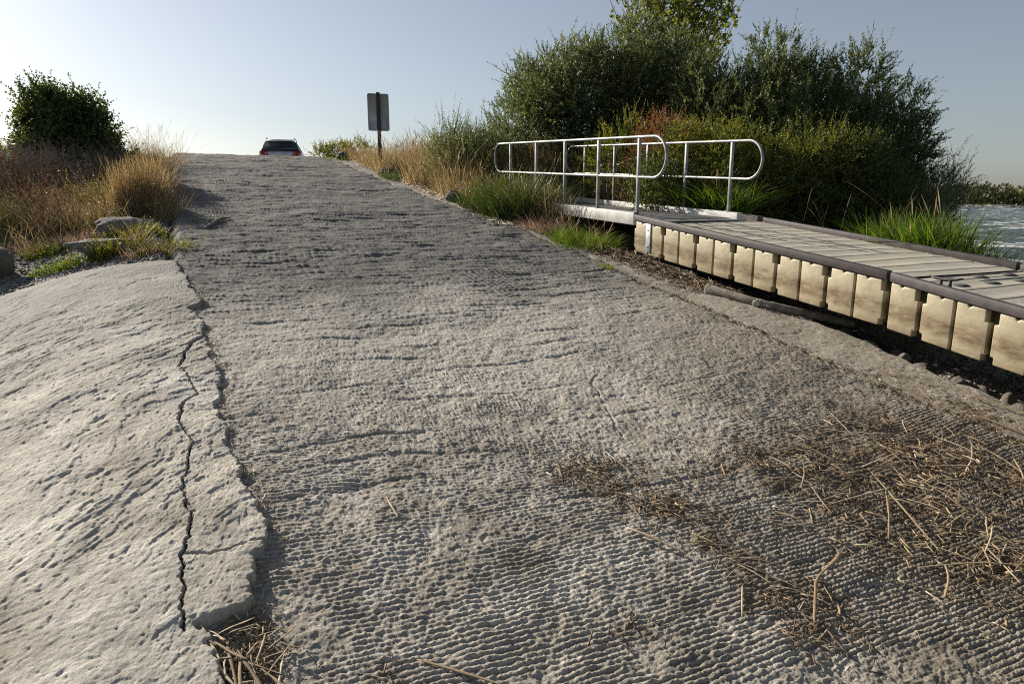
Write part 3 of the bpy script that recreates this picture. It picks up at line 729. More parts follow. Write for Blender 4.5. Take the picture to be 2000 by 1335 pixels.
wr = [B(6.2,15.0,1.2,1.65,1.5,1.55), B(5.0,15.0,1.45,1.3,1.3,1.4), B(4.1,15.6,1.75,.9,.9,1.1), B(7.4,15.2,.8,1.35,1.2,1.3), B(7.95,15.4,.6,.85,1.0,1.15), B(8.0,15.2,-.4,.8,.8,1.0), B(5.9,14.6,.3,2.0,1.1,1.2), B(7.6,15.0,-.2,1.3,1.1,1.1), B(6.0,15.0,1.9,1.0,.9,.8), B(4.2,14.8,1.0,1.0,.9,1.2)]
bush('willow_bush', 'large dark willow bush at the river edge, its right side against the sky', 'bush', base_at(6.3, 15.1), wr, 12500, 'willow', 302, nst=40, top_shoots=110, lw=.0125, length=.33, inner=.3, lumps=7)
bush('willow_shrub', 'ragged low willow branch reaching right over the river', 'bush', base_at(8.6, 15.2, .4), [B(9.0,15.2,.1,.75,.5,.55), B(8.7,15.2,-.5,.7,.6,.55), B(9.5,15.2,.25,.45,.3,.22)], 620, 'willowdark', 303, length=.5, nst=9, up=.25, top_shoots=24)
# cottonwood rising behind
def cottonwood():
    r = np.random.default_rng(310); bx, by, bz = base_at(4.5, 19.5); base = np.array([bx, by, bz]); e = empty('cottonwood_tree', base)
    tag(e, 'bright yellow-green cottonwood crown rising behind the two willow bushes', 'tree')
    mb = MB(); mb.tube([(0, 0, -.1), (.05, .1, 1.5), (0, .1, 3), (.1, 0, 4.5), (.05, 0, 6.4)], [.13, .11, .09, .06, .02], 8)
    Pn = []; Dn = []
    c, s = math.cos(R(25)), math.sin(R(25))
    for k in range(62):
        z0 = r.uniform(1.8, 5.2); az = r.uniform(0, 6.28); ln = r.uniform(1.3, 2.5) * (1.1 - .05 * z0)
        hx = np.cos(az) * 1.15; hy = np.sin(az) * .9; t = np.linspace(0, 1, 8)[:, None]
        q = np.array([[.03, .05, z0]]) + t * np.array([[hx * ln, hy * ln, ln * 1.05]]); q[:, 2] += .35 * ln * t[:, 0] ** 2 - .1
        q[:, :2] *= 1 - .12 * t ** 2
        mb.tube(q, np.linspace(.028, .006, 8), 5)
        m_ = 26
        tt = r.uniform(.15, 1.05, m_); idx = np.clip(tt * 7, 0, 6.99); i0 = idx.astype(int); f = (idx - i0)[:, None]
        Pn.append(q[i0] * (1 - f) + q[i0 + 1] * f + r.normal(0, .06, (m_, 3))); Dn.append(np.tile(norm(q[-1] - q[0]), (m_, 1)))
    pos = np.concatenate(Pn); D = norm(np.concatenate(Dn) * .6 + r.normal(size=pos.shape) * .5)
    V, F, rn = sprigs(pos, D, .24, 10, .095, .042, r, 1.1, .1)
    mesh_np('crown', V, F, M['cotton'], e, attrs=dict(rnd=rn)); mb.build('trunk', M['bark'], e)
cottonwood()
# lower shrubs by the far handrail
bush('rose_bush', 'yellow-green wild rose bush behind the right end of the far handrail', 'bush', base_at(4.1, 12.6), [B(3.7,12.7,.55,.75,.6,.75), B(4.5,12.6,.35,.75,.6,.75), B(3.0,12.9,.45,.6,.6,.75), B(4.15,12.5,.0,1.0,.6,.6), B(5.0,12.5,-.05,.6,.5,.6)], 2700, 'rose', 320, length=.24, nl=12, ll=.044, lw=.017, ang=1.0, nst=16, strad=.015, top_shoots=50, lumps=5)
bush('rose_bush', 'dense dark green bush overhanging the middle of the far handrail', 'bush', base_at(2.75, 12.3), [B(2.5,12.2,.15,.5,.5,.5), B(3.0,12.1,-.02,.55,.5,.5), B(3.5,12.0,-.1,.5,.5,.5)], 1500, 'darkleaf', 321, length=.24, nl=12, ll=.045, lw=.014, ang=1.0, nst=8, strad=.012, top_shoots=40)
bush('russet_bush', 'reddish brown bush above the far handrail', 'bush', base_at(3.2, 13.8), [B(2.9,13.4,1.08,.6,.45,.42), B(3.35,13.4,.9,.42,.4,.36), B(2.6,13.4,.7,.4,.4,.38)], 800, 'redb', 322, length=.26, nl=12, ll=.035, lw=.009, ang=.9, nst=18, strad=.014, top_shoots=40)
bush('shrub', 'tall green leafy shoots between the willow bush and the russet bush', 'bush', base_at(2.3, 14.2), [B(2.3,14.3,.9,.5,.4,.6), B(2.0,14.2,.5,.45,.4,.6)], 330, 'rose', 323, length=.4, nl=14, ll=.08, lw=.013, nst=12, top_shoots=24)
bush('dark_shrub', 'deep green shrub filling the shade right of the handrail end', 'bush', base_at(5.4, 12.9), [B(5.3,12.9,.35,.7,.6,.85), B(6.1,12.9,.1,.75,.6,.95), B(6.9,13.1,-.15,.8,.6,.85), B(5.6,12.3,-.45,.8,.5,.6), B(6.6,12.3,-.6,.8,.5,.6), B(7.4,13.2,-.6,.7,.6,.7)], 3300, 'darkleaf', 324, length=.32, nl=13, ll=.06, lw=.014, ang=.8, nst=20, strad=.015, top_shoots=60, lumps=4)
bush('shrub', 'olive shrub with dull yellow tips in front of the river willow', 'bush', base_at(6.3, 12.6), [B(5.6,12.4,.75,.4,.35,.4), B(6.1,12.5,.55,.45,.35,.4), B(5.2,12.4,.55,.4,.3,.4)], 620, 'rose', 325, length=.3, nl=12, ll=.045, lw=.013, ang=.9, nst=14, strad=.012, top_shoots=40)
bush('shrub', 'grey leafy shrub at the waterline beside the bright grass clump', 'bush', base_at(7.5, 12.6), [B(7.5,12.6,-.7,.5,.45,.8), B(7.0,12.4,-.9,.5,.45,.7), B(8.0,13.2,-.6,.4,.4,.7)], 700, 'willowdark', 326, length=.36, nl=14, ll=.07, lw=.01, nst=12, strad=.012, top_shoots=40)
# slender willow shoots left of the big bush, behind the grass
for i, (x, y, h, lab) in enumerate([(-1.35,15.6,1.25,'thin willow shoots nearest the sign, sparse against the sky'), (-.95,16.3,1.15,'grey-green willow shoots between the sign and the willow bush'), (-.45,15.4,1.1,'low willow shoots just left of the willow bush'), (.0,16.0,.8,'low green willow shoots over the left end of the handrail')]):
    b0 = base_at(x, y)
    bush('willow_shoots', lab, 'bush', b0, [(b0[0], b0[1], b0[2] + h * .5, .62, .5, h * .62), (b0[0] + .3, b0[1] + .1, b0[2] + h * .38, .5, .4, h * .5)], [480, 560, 640, 560][i], 'willow', 330 + i, length=.45, nl=16, ll=.07, lw=.010, up=1.3, ang=.45, nst=26, strad=.012, inner=.2, top_shoots=34)

# ------------------------------------------------------------------ grasses, right bank
r = np.random.default_rng(400)
def field(n, f, pred, r):
    x, y = f(n); k = pred(x, y); return x[k], y[k]
x = rng.uniform(3.6, 10.5, 60000); y = rng.uniform(9.4, 23.5, 60000)
gap = x > np.interp(y, [9, 11, 12.5, 14.4, 17.4, 20, 24], [5.6, 5.05, 4.75, 4.55, 4.25, 4.1, 4.0]) + .12 * vn(y * 2, y * 0, 7)
gw = ~((x > 5.6) & (x < 7.75) & (y < 12.9))
k = gap & gw & (x < 4.2 + (y - 8) * .9 + 2) & (fbm(x * .9, y * .9, 401, 3) > -.45); x, y = x[k], y[k]
hgt = (.42 + .34 * np.clip(fbm(x * .7, y * .7, 405, 2) + .3, -.3, 1)) * np.maximum(ss(x, 3.9, 5.2), ss(x, 4.15, 4.5) * ss(y, 14, 16)) + .18
hgt *= 1 - .45 * ss(y, 18, 22)
v = Veg(); q = rng.random(len(x)); s_ = q < .62
v.add(*blades(x[s_], y[s_], hgt[s_], r, .0045, .25, .45, 4)); v.build('dry_grass', 'gold')
tag(COL.objects['dry_grass'], 'tall golden dry grass covering the right bank', kind='stuff')
v = Veg(); s_ = (q > .62) & (q < .86); v.add(*blades(x[s_], y[s_], hgt[s_] * 1.25, r, .0065, .25, .3, 8, head=1)); v.build('seeding_grass', 'straw')
tag(COL.objects['seeding_grass'], 'pale seed heads of the dry grass on the right bank', kind='stuff')
v = Veg(); s_ = q > .86; v.add(*blades(x[s_], y[s_], hgt[s_] * .7, r, .006, .35, .45, 4)); v.build('green_grass', 'dgreen')
tag(COL.objects['green_grass'], 'dull green grass growing through the dry grass', kind='stuff')
tuft('grass_clump', 'dense golden grass right behind the middle of the far handrail', 8.35, 12.2, .6, 1.25, 3600, .92, 'gold', 430, .0055, .16, .35, 420, 1.08, 'gold')
tuft('grass_clump', 'golden grass behind the bank end of the gangway', 7.0, 13.95, 1.3, .42, 4200, .98, 'gold', 431, .0055, .16, .35, 380, 1.12, 'gold')
tuft('weed_plant', 'yellow-green weeds below the russet bush behind the far handrail', 8.0, 10.35, .35, .6, 300, .5, 'lime', 432, .005, .3, .4, leafy=('rose', 150, 13, .04, .012))
# dead stalks scattered along the right lip of the ramp
tuft('grass_clump', 'dark green grass clump hiding the left end of the gangway', 5.35, 11.25, .62, .75, 2400, .82, 'dgreen', 410, .0065, .38, .65, 30, 1.1, 'gold', leafy=('darkleaf', 380, 13, .05, .011))
tuft('grass_clump', 'low olive weeds left of the dark grass clump at the ramp edge', 4.95, 11.95, .35, .6, 1100, .42, 'dgreen', 411, .006, .45, .6, 30, 1.2, 'straw', leafy=('darkleaf', 160, 9, .035, .01))
tuft('grass_clump', 'bright fringe of grass under the gangway beside the ramp', 5.35, 8.95, .42, .62, 1500, .36, 'green', 412, .0055, .55, .8, 90, 1.3, 'pink')
tuft('grass_clump', 'pinkish seeding grass under the gangway', 5.25, 9.95, .32, .45, 800, .34, 'pink', 413, .004, .5, .7, 60, 1.2, 'pink')
tuft('grass_clump', 'green grass clump pushing through the far handrail onto the gangway', 7.95, 9.1, .40, .75, 1000, .62, 'green', 414, .010, .5, .9, 45, 1.15, 'straw', z0=-.32)
tuft('grass_clump', 'bright green reed clump leaning over the far side of the dock', 8.35, 5.75, .42, .62, 1700, .88, 'green', 415, .0125, .26, .42, 20, 1.25, 'straw', z0=-1.08)
tuft('grass_clump', 'darker low end of the reed clump sloping down beside the dock', 8.25, 5.05, .32, .42, 800, .66, 'dgreen', 4151, .011, .34, .5, z0=-1.15)
tuft('grass_clump', 'small yellow-green grass tuft growing in the concrete joint', 4.82, 7.55, .05, .22, 160, .09, 'lime', 416, .004, .6, .6, z0=float(P(7.55)) - .01)
tuft('grass_clump', 'short green tuft beside the sign post', 4.35, 16.2, .28, .45, 500, .26, 'dgreen', 417, .006, .5, .6)
tuft('grass_clump', 'wide low green weeds on the crest right of the car', 3.95, 20.5, .35, .9, 700, .26, 'dgreen', 418, .008, .5, .6, leafy=('rose', 140, 9, .05, .016))
bush('weed_bush', 'yellow-green leafy weed on the crest beside the car', 'bush', (4.35, 22.3, float(P(22.3)) - .05), [(4.35,22.3,float(P(22.3))+.15,.5,.5,.28), (4.9,22.0,float(P(22))+.22,.5,.5,.32), (4.0,22.8,float(P(22.8))+.1,.35,.35,.2)], 420, 'rose', 419, length=.25, nl=12, ll=.06, lw=.018, ang=1.0, nst=8, strad=.01)
# tall flowering stems over the dock side clump
v = Veg(); x = rng.uniform(8.0, 9.0, 16); y = rng.uniform(4.9, 7.4, 16)
e = empty('reed_grass', (8.4, 6.2, -1.05)); tag(e, 'tall thin reed grass stems with pale seed heads rising over the dock', 'grass')
v.add(*blades(x, y, np.full(16, 1.42), np.random.default_rng(5), .0042, .3, .35, 9, z=np.full(16, -1.05), head=1)); v.build('seed_heads', 'straw', e, (8.4, 6.2, -1.05))

# ------------------------------------------------------------------ left bank
def Lb(x, y): X, Y, _ = site(x, 0, y); return X, Y
tb = base_at(-9.6, 14.6)
bl = [B(-9.5,14.6,1.25,.45,.6,.55), B(-9.5,14.6,1.78,.4,.5,.42), B(-9.1,14.5,1.6,.4,.5,.4), B(-8.8,14.6,1.55,.42,.5,.42), B(-9.25,14.6,.95,.7,.8,.7), B(-8.65,14.7,1.1,.42,.6,.5), B(-8.5,14.8,.6,.4,.6,.42), B(-9.1,14.5,.45,.75,.8,.6), B(-9.7,14.6,.5,.5,.7,.55)]
bush('leafy_tree', 'dense dark green small tree standing on the left bank', 'tree', tb, bl, 3300, 'treeleaf', 501, length=.3, nl=13, ll=.075, lw=.028, ang=.9, nst=26, top_shoots=110, strad=.04, part='crown', lumps=5)
bush('leafy_shrub', 'lighter green shrub below the left tree at the frame edge', 'bush', base_at(-10.6, 13.9), [B(-10.7,13.9,.7,.6,.5,.5), B(-10.9,13.9,.3,.6,.5,.5)], 420, 'lime', 502, length=.28, nl=11, ll=.06, lw=.018, ang=.9, nst=10, strad=.02)
bush('dead_brush', 'tangled grey-brown dead brush under the left tree', 'bush', base_at(-8.2, 13.0), [B(-9.1,13.0,.35,.85,.6,.55), B(-8.1,13.0,.3,.85,.6,.55), B(-7.2,13.0,.22,.7,.6,.5), B(-8.6,12.6,.0,1.2,.6,.5), B(-7.4,12.7,.0,.8,.6,.45)], 2600, 'brush', 503, length=.42, nl=10, ll=.11, lw=.0035, ang=.8, nst=60, strad=.012, up=.3, rnddir=.8)
bush('red_weed', 'dark red seeding dock weeds at the left edge of the frame', 'plant', base_at(-8.6, 11.3), [B(-8.5,11.4,.3,.4,.3,.75), B(-8.0,11.5,.05,.45,.3,.5), B(-8.85,11.4,.1,.3,.3,.7), B(-7.5,11.9,.0,.4,.3,.45)], 330, 'redweed', 504, length=.45, nl=30, ll=.03, lw=.009, up=1.6, ang=.7, nst=16, strad=.008, inner=.1, rnddir=.15)
bush('grey_weed', 'sparse grey weeds trailing off the right end of the left tree', 'plant', base_at(-7.8, 15.0), [B(-7.9,15.0,.75,.35,.4,.4), B(-7.6,15.4,.7,.3,.4,.25)], 190, 'straw', 505, length=.35, nl=12, ll=.04, lw=.006, up=.9, nst=20, strad=.008, inner=.1)
# golden clump and surrounding weeds
gx, gy = Lb(-5.85, 10.9)
tuft('grass_clump', 'tall golden dry grass clump at the left edge of the ramp', gx, gy, .40, .36, 1300, .74, 'gold', 510, .005, .09, .20, 420, 1.12, 'straw', leafy=('straw', 80, 14, .025, .008))
gx, gy = Lb(-6.15, 12.1)
tuft('grass_clump', 'golden grass behind the tall clump, thinning towards the crest', gx, gy, .30, .8, 1500, .62, 'gold', 511, .005, .25, .45, 240, 1.2, 'straw')
gx, gy = Lb(-8.3, 16.2)
tuft('grass_clump', 'wispy dry stalks against the sky between the left tree and the crest', gx, gy, .75, .7, 420, .75, 'straw', 513, .004, .3, .4, 160, 1.25, 'straw')
gx, gy = Lb(-5.3, 10.7)
tuft('weed_plant', 'leafy straw-coloured weed on the ramp side of the golden clump', gx, gy, .22, .45, 240, .5, 'straw', 512, .004, .3, .4, leafy=('straw', 60, 14, .025, .009))
x = rng.uniform(-7, -.25, 22000); y = rng.uniform(9.2, 24, 22000)
k = (x < -.45 + .15 * vn(y * 1.5, y * 0, 3)) & (fbm(x * .8, y * .8, 520, 3) > -.2 + 1.0 * (1 - ss(y, 10.6, 11.4))); x, y = x[k], y[k]; q = rng.random(len(x))
hgt = .16 + .30 * ss(y, 10.4, 12.0) * (1 - .55 * ss(y, 16, 20)) * ss(-x, .4, 1.4)
v = Veg(); s_ = q < .55; v.add(*blades(x[s_], y[s_], hgt[s_] * 1.2, r, .0045, .3, .5, 4)); o = v.build('straw_grass', 'straw'); tag(o, 'dull straw-coloured grass over the left bank', kind='stuff')
v = Veg(); s_ = q > .72; v.add(*blades(x[s_], y[s_], hgt[s_] * .8, r, .006, .4, .5, 4)); o = v.build('weedy_grass', 'dgreen'); tag(o, 'green weedy grass among the dry grass on the left bank', kind='stuff')
spec = [('weed_plant', 'straggly seeding weeds left of the golden clump', -6.1, 10.5, .5, .35, .42, 'straw', ('straw', 130, 12, .028, .010)),
        ('weed_plant', 'brown seeding weeds in the middle of the left bank', -7.0, 10.7, .55, .4, .48, 'pink', ('straw', 150, 12, .03, .010)),
        ('weed_plant', 'green weeds with pale tops near the left frame edge', -7.9, 10.6, .5, .4, .5, 'straw', ('rose', 120, 12, .035, .010)),
        ('weed_plant', 'dense brown seeding weeds at the foot of the dead brush', -7.4, 11.6, .9, .35, .55, 'pink', ('straw', 260, 13, .032, .012)),
        ('weed_plant', 'green weeds with yellow tips in front of the dead brush', -6.6, 11.4, .5, .4, .5, 'straw', ('rose', 200, 13, .035, .013)),
        ('weed_plant', 'small green plants among the gravel left of the flat rocks', -6.3, 9.3, .26, .2, .16, 'dgreen', ('lime', 60, 9, .03, .012)),
        ('weed_plant', 'bright yellow-green weed standing behind the apron crest', -5.05, 8.55, .16, .14, .30, 'lime', ('lime', 40, 10, .035, .013)),
        ('weed_plant', 'low green ground weeds between the two flat rocks', -4.9, 9.5, .5, .16, .14, 'dgreen', ('lime', 130, 8, .028, .012)),
        ('weed_plant', 'leafy green weed at the corner where apron meets ramp', -4.1, 8.55, .16, .16, .34, 'lime', ('lime', 36, 12, .03, .012)),
        ('weed_plant', 'reddish seeding weed between the apron and the ramp edge', -4.45, 8.5, .35, .18, .18, 'pink', ('lime', 50, 8, .028, .010)),
        ('weed_plant', 'tall thin green weed above the middle of the apron crest', -4.75, 8.75, .10, .15, .42, 'straw', ('lime', 16, 12, .03, .011)),
        ('weed_plant', 'purplish haze of fine grass left of the flat rock', -6.2, 9.6, .6, .25, .20, 'pink', ('pink', 40, 8, .02, .006)),
        ('weed_plant', 'mixed low weeds along the left crest of the apron', -5.5, 8.5, .45, .16, .17, 'green', ('rose', 70, 8, .03, .011)),
        ('weed_plant', 'dark leafy weed at the right end of the flat pale rock', -4.55, 10.15, .2, .14, .25, 'dgreen', ('darkleaf', 50, 10, .035, .014))]
for i, (nm, lab, x, y, rx, ry, h, m_, lf) in enumerate(spec):
    X, Y = Lb(x, y); tuft(nm, lab, X, Y, rx, ry, int(900 * rx * ry / .1 ** .9 * .35) + 60, h, m_, 530 + i, .004, .5, .6, leafy=lf)

# ------------------------------------------------------------------ far bank scrub
r = np.random.default_rng(600); n = 900
by = r.uniform(-60, 330, n); bx = 191 + r.uniform(0, 26, n) ** 1.0; bz = terrain(by, bx, False)
sz = r.uniform(2.0, 4.4, n) * (1 + .25 * np.sin(by / 9.))
m_ = 130; d = norm(r.normal(size=(n, m_, 3)) + np.array([0, 0, .3])); d[..., 2] = np.abs(d[..., 2])
p = np.stack([bx, by, bz], -1)[:, None] + d * sz[:, None, None] * np.array([1, 1.3, .95]) * r.uniform(.7, 1.05, (n, m_, 1))
V, F = leaves(p.reshape(-1, 3), norm(d.reshape(-1, 3) + r.normal(size=(n * m_, 3)) * .6), .95, .32, r)
rn = np.repeat(np.clip(np.repeat(r.normal(.45, .22, n), m_) + r.normal(0, .12, n * m_), 0, 1), 4)
tag(mesh_np('far_scrub', V, F, M['farleaf'], attrs=dict(rnd=rn)), 'olive and brown scrub lining the far river bank', kind='stuff')
x = r.uniform(186.5, 191, 260); y = r.uniform(-60, 330, 260)
scatter_stones('shore_stones', np.stack([x, y, np.full(260, WATER + .05)], -1), r.uniform(.25, .8, 260), M['grav'], 'pale stones along the far waterline')

# ------------------------------------------------------------------ gangway
GS = .048
def gz(a): return -.205 + GS * (a - 8.22)
gang = empty('gangway', (5.78, 8.05, gz(8.05)))
tag(gang, 'aluminium gangway with looped handrails leading from bank to dock', 'gangway')
G0 = np.array(gang.location)
def handrail(b):
    e = empty('handrail', (b - G0[0], 0, 0)); e.parent = gang
    mb = MB(); r0 = .272; path = []
    for t in np.linspace(-90, 90, 15): path.append((0, 12.99 + r0 * math.cos(R(t)), .765 + r0 * math.sin(R(t))))
    for t in np.linspace(90, 270, 15): path.append((0, 7.87 + r0 * math.cos(R(t)), .765 + r0 * math.sin(R(t))))
    full = []
    for i in range(len(path)):
        p, q = np.array(path[i]), np.array(path[(i + 1) % len(path)]); full.append(p)
        if np.linalg.norm(q - p) > .5: full += [p + (q - p) * t for t in np.linspace(0, 1, 14)[1:-1]]
    full = np.array(full); full[:, 2] += gz(full[:, 1]) - G0[2]; full[:, 1] -= G0[1]
    mb.tube(full, .0215, 10, closed=True); mb.build('rail', M['alu'], e, smooth=True)
    for a in (8.22, 9.28, 10.34, 11.40, 12.50):
        z = gz(a) - G0[2]; m2 = MB().box(-.022, .022, a - G0[1] - .02, a - G0[1] + .02, z - .02, z + 1.02); m2.build('post', M['postm'], e, bevel=.004)
        MB().box(-.042, .042, a - G0[1] - .045, a - G0[1] + .045, z + .001, z + .011).build('base_plate', M['postm'], e)
handrail(5.80); handrail(7.48)
def beam(x0, x1, a0, a1, zt, h, name, m='beam', bev=.004):
    return MB().box(x0 - G0[0], x1 - G0[0], a0 - G0[1], a1 - G0[1], gz(a0) - zt - h - G0[2], gz(a0) - zt - G0[2], GS).build(name, M[m], gang, bevel=bev)
beam(5.755, 5.845, 8.24, 13.05, 0.0, .175, 'side_beam'); beam(7.43, 7.53, 7.98, 13.05, 0.0, .175, 'side_beam')
beam(5.85, 7.425, 8.12, 13.0, .085, .04, 'deck', 'walk', .002)
beam(5.85, 7.42, 7.82, 8.115, .094, .012, 'end_flap', 'walk', .002)
for a in np.arange(8.6, 13, .8): beam(5.85, 7.425, a, a + .06, .127, .05, 'cross_member')

# ------------------------------------------------------------------ floating dock sections
def dock_section(label, a_top, z_top, slope, cells, pitch, strap, cleat, first_notch, seed, length):
    """a_top: upper end; z_top: top of the edge rail there; slope: fall per metre going down"""
    e = empty('floating_dock_section', (5.75, a_top, z_top)); tag(e, label, 'dock', 'floating dock sections')
    W = 2.02; H = .515; rh = .082
    def zz(y): return slope * y          # y negative downhill (local)
    # moulded float body, recessed behind the panels
    mb = MB(); mb.box(.072, W - .072, -length + .02, -.02, -H + .03 - slope * (length - .02), -rh - .02 - slope * (length - .02), slope)
    o = mb.build('float_body', M['fcore'], e); at = o.data.attributes.new('hgt', 'FLOAT', 'POINT'); at.data.foreach_set('value', np.array([0.]*4+[1.]*4, np.float32))
    hb = H - rh - .008                   # panel height
    for side in (0, 1):
        for k in range(cells):
            nlow = (k % 2 == first_notch); y1 = -k * pitch - (.011 if nlow else .018); y0 = -(k + 1) * pitch + (.018 if nlow else .011)
             # notch pocket on the downhill side of this panel, else on its uphill side
            if k == 0 and first_notch == 1: y1 = -.004
            w = y1 - y0; n1 = .033; nh = .10; nb = .028; nbh = .06; mid = (y0 + y1) / 2 + (.03 if nlow else -.03)
            top = [(mid + .018, hb), (mid + .003, hb - .024), (mid - .022, hb)]
            if nlow: poly = [(y0 + n1, hb), (y0 + n1, hb - nh), (y0, hb - nh), (y0, nbh), (y0 + nb, nbh), (y0 + nb, 0), (y1, 0), (y1, hb)] + top
            else: poly = [(y0, hb), (y0, 0), (y1 - nb, 0), (y1 - nb, nbh), (y1, nbh), (y1, hb - nh), (y1 - n1, hb - nh), (y1 - n1, hb)] + top
            # lightly bulged face: extrude the outline through x
            n = len(poly); V = []
            for (yy, q) in poly: V.append((0, yy, q))
            for (yy, q) in poly: V.append((.085, yy, q))
            V = np.array(V); V[:, 2] = V[:, 2] - H + slope * V[:, 1]
            hv = np.array([q / hb for (_, q) in poly] * 2)
            if side: V[:, 0] = W - V[:, 0]
            F4 = np.array([(i, (i + 1) % n, n + (i + 1) % n, n + i) for i in range(n)])
            if side: F4 = F4[:, ::-1]
            cap1 = np.array([list(range(n))[::-1]]); cap2 = np.array([[n + i for i in range(n)]])
            if side: cap1, cap2 = cap1[:, ::-1], cap2[:, ::-1]
            o = mesh_np('float_panel', V, [F4, cap1, cap2], M['flt'], e, attrs=dict(hgt=hv))
            bv = o.modifiers.new('bevel', 'BEVEL'); bv.width = .013; bv.segments = 3; bv.limit_method = 'ANGLE'; bv.angle_limit = R(30)
    # deck with shallow moulded grooves and a slight sag between the ribs
    ys = np.arange(-length + .005, 0, .012); xs = np.linspace(.062, W - .062, 40)
    Y, X = np.meshgrid(ys, xs, indexing='ij')
    wav = .012 * np.sin(X * 3.1 + .4) + .003 * np.sin(X * 7 + seed)
    t = (Y + wav) / .285; tt = t - np.floor(t); g = np.exp(-((tt - .5) / .045) ** 2)
    Z = slope * Y - .072 + .004 * np.sin(X * 2.9 + .5) * np.sin(Y * 4.7 + seed) - .009 * g + .004 * np.cos((tt - .5) * 6.28)
    V = np.stack([X, Y, Z], -1).reshape(-1, 3)
    mesh_np('deck', V, grid_faces(len(ys), len(xs)), M['deck'], e, smooth=True, attrs=dict(groove=(g ** .6).ravel()))
    for x0, x1 in ((-.012, .062), (W - .062, W + .012)):
        m2 = MB().box(x0, x1, -length, -.0, -rh - slope * length, -slope * length, slope); m2.build('edge_rail', M['brown'], e, bevel=.006)
        # (box() starts at its lowest y, so heights are given there)
    m2 = MB().box(.065, W - .065, -.045, -.002, -rh - .05 - slope * .045, -.074 - slope * .045, slope); m2.build('end_rail', M['brown'], e, bevel=.004)
    if strap:
        m2 = MB().box(-.016, -.002, -.40, -.30, -H + .04 - slope * .40, -rh - .004 - slope * .40, slope); s = m2.build('steel_strap', M['galv'], e, bevel=.003)
        for q in (-.17, -.40):
            m3 = MB().tube([(-.024, -.35, q - slope * .35), (-.014, -.35, q - slope * .35)], .009, 8); m3.build('bolt', M['black'], s)
    if cleat:
        for cx in (.16, W - .16):
            y = -cleat; z = slope * y - .062; ro = (cx, y, z); mb = MB()
            mb.box(cx - .03, cx + .03, y - .085, y + .085, z - .012, z + .006)
            for q in (-.042, .042): mb.tube([(cx, y + q, z), (cx, y + q * .95, z + .085)], [.020, .014], 8)
            mb.tube([(cx, y - .15, z + .112), (cx, y - .10, z + .098), (cx, y, z + .088), (cx, y + .10, z + .098), (cx, y + .15, z + .112)], [.006, .012, .017, .012, .006], 8)
            mb.build('mooring_cleat', M['black'], e, smooth=True)
    return e
s1 = dock_section('upper floating dock section with steel strap, joined to the gangway', 8.2, -.230, .1055, 12, .3335, True, 0, 1, 1., 4.002)
s2 = dock_section('lower floating dock section with black mooring cleats', 4.165, -.662, .145, 13, .305, False, .40, 0, 2.3, 3.965)
# dog-bone couplers set in the deck where the sections meet
for i, x in enumerate((.62, 1.08, 1.54)):
    mb = MB(); z0 = -.067
    for s in (-1, 1):
        t = np.linspace(0, 2 * np.pi, 20, endpoint=False); cx, cy = x + .07 * s, s * .10 - .20
        ring = np.stack([cx + .085 * np.cos(t), cy + .062 * np.sin(t)], -1)
        V = np.concatenate([np.column_stack([ring, np.full(20, z0 - .05) + .145 * ring[:, 1]]), np.column_stack([ring, np.full(20, z0) + .145 * ring[:, 1]])])
        mb.add(V, [np.array([(k, (k + 1) % 20, 20 + (k + 1) % 20, 20 + k) for k in range(20)]), np.array([[20 + k for k in range(20)]])])
    mb.box(x - .34, x + .16, -.215, -.185, z0 - .03 - .145 * .225, z0 - .004 - .145 * .225, .145)
    mb.build('coupler', M['coup'], s2)

# ------------------------------------------------------------------ sign
sx, sy, _ = site(-3.36, 0, 18.0); sz_ = float(P(sy)) - .02
sg = empty('road_sign', (sx, sy, sz_), R(-25) + R(14)); tag(sg, 'blank grey back of a road sign on a dark post at the crest', 'sign')
def rrect(w, h, r0, n=5):
    pts = []
    for (cx, cz, a0) in ((w/2-r0, h/2-r0, 0), (-w/2+r0, h/2-r0, 90), (-w/2+r0, -h/2+r0, 180), (w/2-r0, -h/2+r0, 270)):
        for k in range(n + 1): t = R(a0 + 90 * k / n); pts.append((cx + r0 * math.cos(t), cz + r0 * math.sin(t)))
    return np.array(pts)
q = rrect(.53, .90, .045); n = len(q)
V = np.concatenate([np.column_stack([q[:, 0], np.full(n, .03), q[:, 1]]), np.column_stack([q[:, 0], np.full(n, .034), q[:, 1]])]); V[:, 2] += 1.44
mesh_np('sign_panel', V, [np.array([(k, (k + 1) % n, n + (k + 1) % n, n + k) for k in range(n)]), np.array([list(range(n))]), np.array([[n + k for k in range(n)][::-1]])], M['signb'], sg)
mb = MB(); mb.box(-.033, .033, .012, .028, -.2, 1.92); mb.box(-.045, -.030, -.02, .014, -.2, 1.92); mb.box(.030, .045, -.02, .014, -.2, 1.92)
mb.build('sign_post', M['post'], sg, bevel=.002)
for z in (1.15, 1.73): MB().tube([(0, .005, z), (0, .013, z)], .012, 8).build('bolt', M['galv'], sg)

